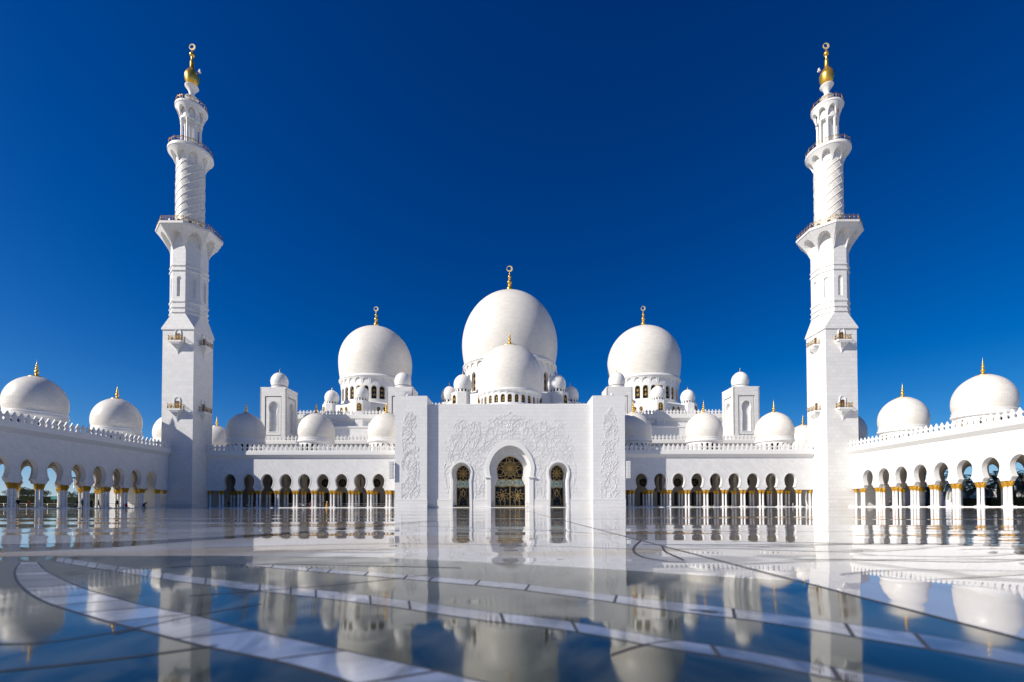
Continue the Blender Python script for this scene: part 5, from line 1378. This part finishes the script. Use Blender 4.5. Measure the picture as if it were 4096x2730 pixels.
person(-45.9, 120.2, 1.5, 'walk', (.72, .34, .05), (.72, .34, .05), 'person in an orange yellow dress and pale headscarf in the gallery', 1.65, robe=True, scarf=(.75, .55, .35))
person(-45.1, 120.6, -1.2, 'walk', (.70, .52, .60), BK, 'person in a pale pink shirt and black trousers in the gallery', 1.62)
person(-33.6, 127.0, 0, 'stand', (.07, .02, .02), BK, 'dim figure deep inside the gallery next to the portal', 1.65)
person(-13.25, 116.9, -.7, 'crouch', WH, BK, 'person in white and black crouching in the left doorway of the portal', 1.75, z0=.12)
person(65.4, 124.0, .5, 'crouch', BK, BK, 'dark figure sitting low in the right gallery', 1.7)
person(71.9, 122.0, 1.0, 'stand', BK, WH, 'person in black and white half hidden by gallery columns on the right', 1.7)
person(73.2, 121.0, -1.0, 'stand', WH, WH, 'person in a long white robe near the right minaret', 1.7, robe=True, scarf=WH)
person(86.6, 109.3, .3, 'stand', WH, BK, 'guard in a white shirt and dark cap in the right wing', 1.78)
def pram(x, y, rz, c, label):
    root = empty('pushchair', (x, y, 0), rz, label=label, cat='pushchair', group='pushchairs by the left wing')
    m = MB(); m.T = Matrix.Rotation(.2, 4, 'X'); loft(m, [(0, 0, .35, .16, .22), (0, 0, .5, .22, .32), (0, .1, .75, .22, .26), (0, .2, .95, .16, .12)]); m.T = Matrix.Identity(4); m.build('seat', pmat(c), root)
    m = MB(); m.tube([(-.25, -.35, .12), (-.22, .2, .6), (-.22, .5, 1.02), (.22, .5, 1.02), (.22, .2, .6), (.25, -.35, .12)], .02, 5)
    m.tube([(-.25, .4, .12), (-.22, 0, .55)], .02, 5); m.tube([(.25, .4, .12), (.22, 0, .55)], .02, 5); m.build('frame', 'steel', root)
    w0 = None
    for px, py in ((-.27, -.38), (.27, -.38), (-.27, .42), (.27, .42)):
        m = MB(); m.T = Matrix.Rotation(pi/2, 4, 'Y'); m.lathe([(.05, -.025), (.12, -.03), (.13, 0), (.12, .03), (.05, .025)], 14); m.T = Matrix.Identity(4)
        i = m.build('wheel', 'black', root); i.location = (px, py, .13)
pram(-77.9, 97.4, 1.2, (.5, .01, .03), 'red pushchair standing between columns of the left wing')
pram(-78.3, 102.6, 1.0, (.08, .10, .3), 'blue and dark pushchair beside the bending person')

# ------------------------------------------------------------------ light, sky, camera
az, el = radians(65), radians(31)
d = Vector((sin(az)*cos(el), cos(az)*cos(el), -sin(el)))
sl = bpy.data.lights.new('sun', 'SUN'); sl.energy = 4.3; sl.angle = radians(.5); sl.color = (1.0, .935, .835)
so = bpy.data.objects.new('sun', sl); COL.objects.link(so); so.rotation_euler = d.to_track_quat('-Z', 'Y').to_euler()
wd = bpy.data.worlds.new('World'); scene.world = wd; wd.use_nodes = True; nt = wd.node_tree
bg = nt.nodes['Background']; sky = nt.nodes.new('ShaderNodeTexSky'); sky.sky_type = 'NISHITA'; sky.sun_disc = False
sky.sun_elevation = el; sky.sun_rotation = radians(255); sky.altitude = 2500; sky.air_density = .85; sky.dust_density = 2.5; sky.ozone_density = 5.0
hs = nt.nodes.new('ShaderNodeHueSaturation'); hs.inputs['Saturation'].default_value = 1.18; hs.inputs['Hue'].default_value = .511; hs.inputs['Value'].default_value = 1
gm = nt.nodes.new('ShaderNodeGamma'); gm.inputs[1].default_value = 1.32
nt.links.new(sky.outputs[0], gm.inputs[0]); nt.links.new(gm.outputs[0], hs.inputs['Color']); vm = nt.nodes.new('ShaderNodeVectorMath'); vm.operation = 'MULTIPLY_ADD'; vm.inputs[1].default_value = (.07, .07, .07); vm.inputs[2].default_value = (1, 1, 1)
vd = nt.nodes.new('ShaderNodeVectorMath'); vd.operation = 'DIVIDE'; nt.links.new(hs.outputs[0], vm.inputs[0]); nt.links.new(hs.outputs[0], vd.inputs[0]); nt.links.new(vm.outputs[0], vd.inputs[1])
nt.links.new(vd.outputs[0], bg.inputs[0]); bg.inputs[1].default_value = .071
cam = bpy.data.cameras.new('camera'); co = bpy.data.objects.new('camera', cam); COL.objects.link(co); scene.camera = co
cam.sensor_width = 36; cam.sensor_fit = 'HORIZONTAL'; cam.lens = 16.875; cam.clip_start = .05; cam.clip_end = 20000
cam.shift_x = 8/4096; cam.shift_y = 622/4096
co.location = (0, 0, .25)
R = Matrix.Rotation(radians(91.2), 4, 'X') @ Matrix.Rotation(radians(-.1), 4, 'Z')
co.rotation_euler = R.to_euler()
cam.dof.use_dof = True; cam.dof.focus_distance = 60; cam.dof.aperture_fstop = 2.8
scene.view_settings.view_transform = 'Standard'; scene.view_settings.look = 'None'; scene.view_settings.gamma = 1; scene.view_settings.exposure = .46
scene.cycles.max_bounces = 12; scene.cycles.diffuse_bounces = 8; scene.cycles.glossy_bounces = 4; scene.cycles.use_denoising = True
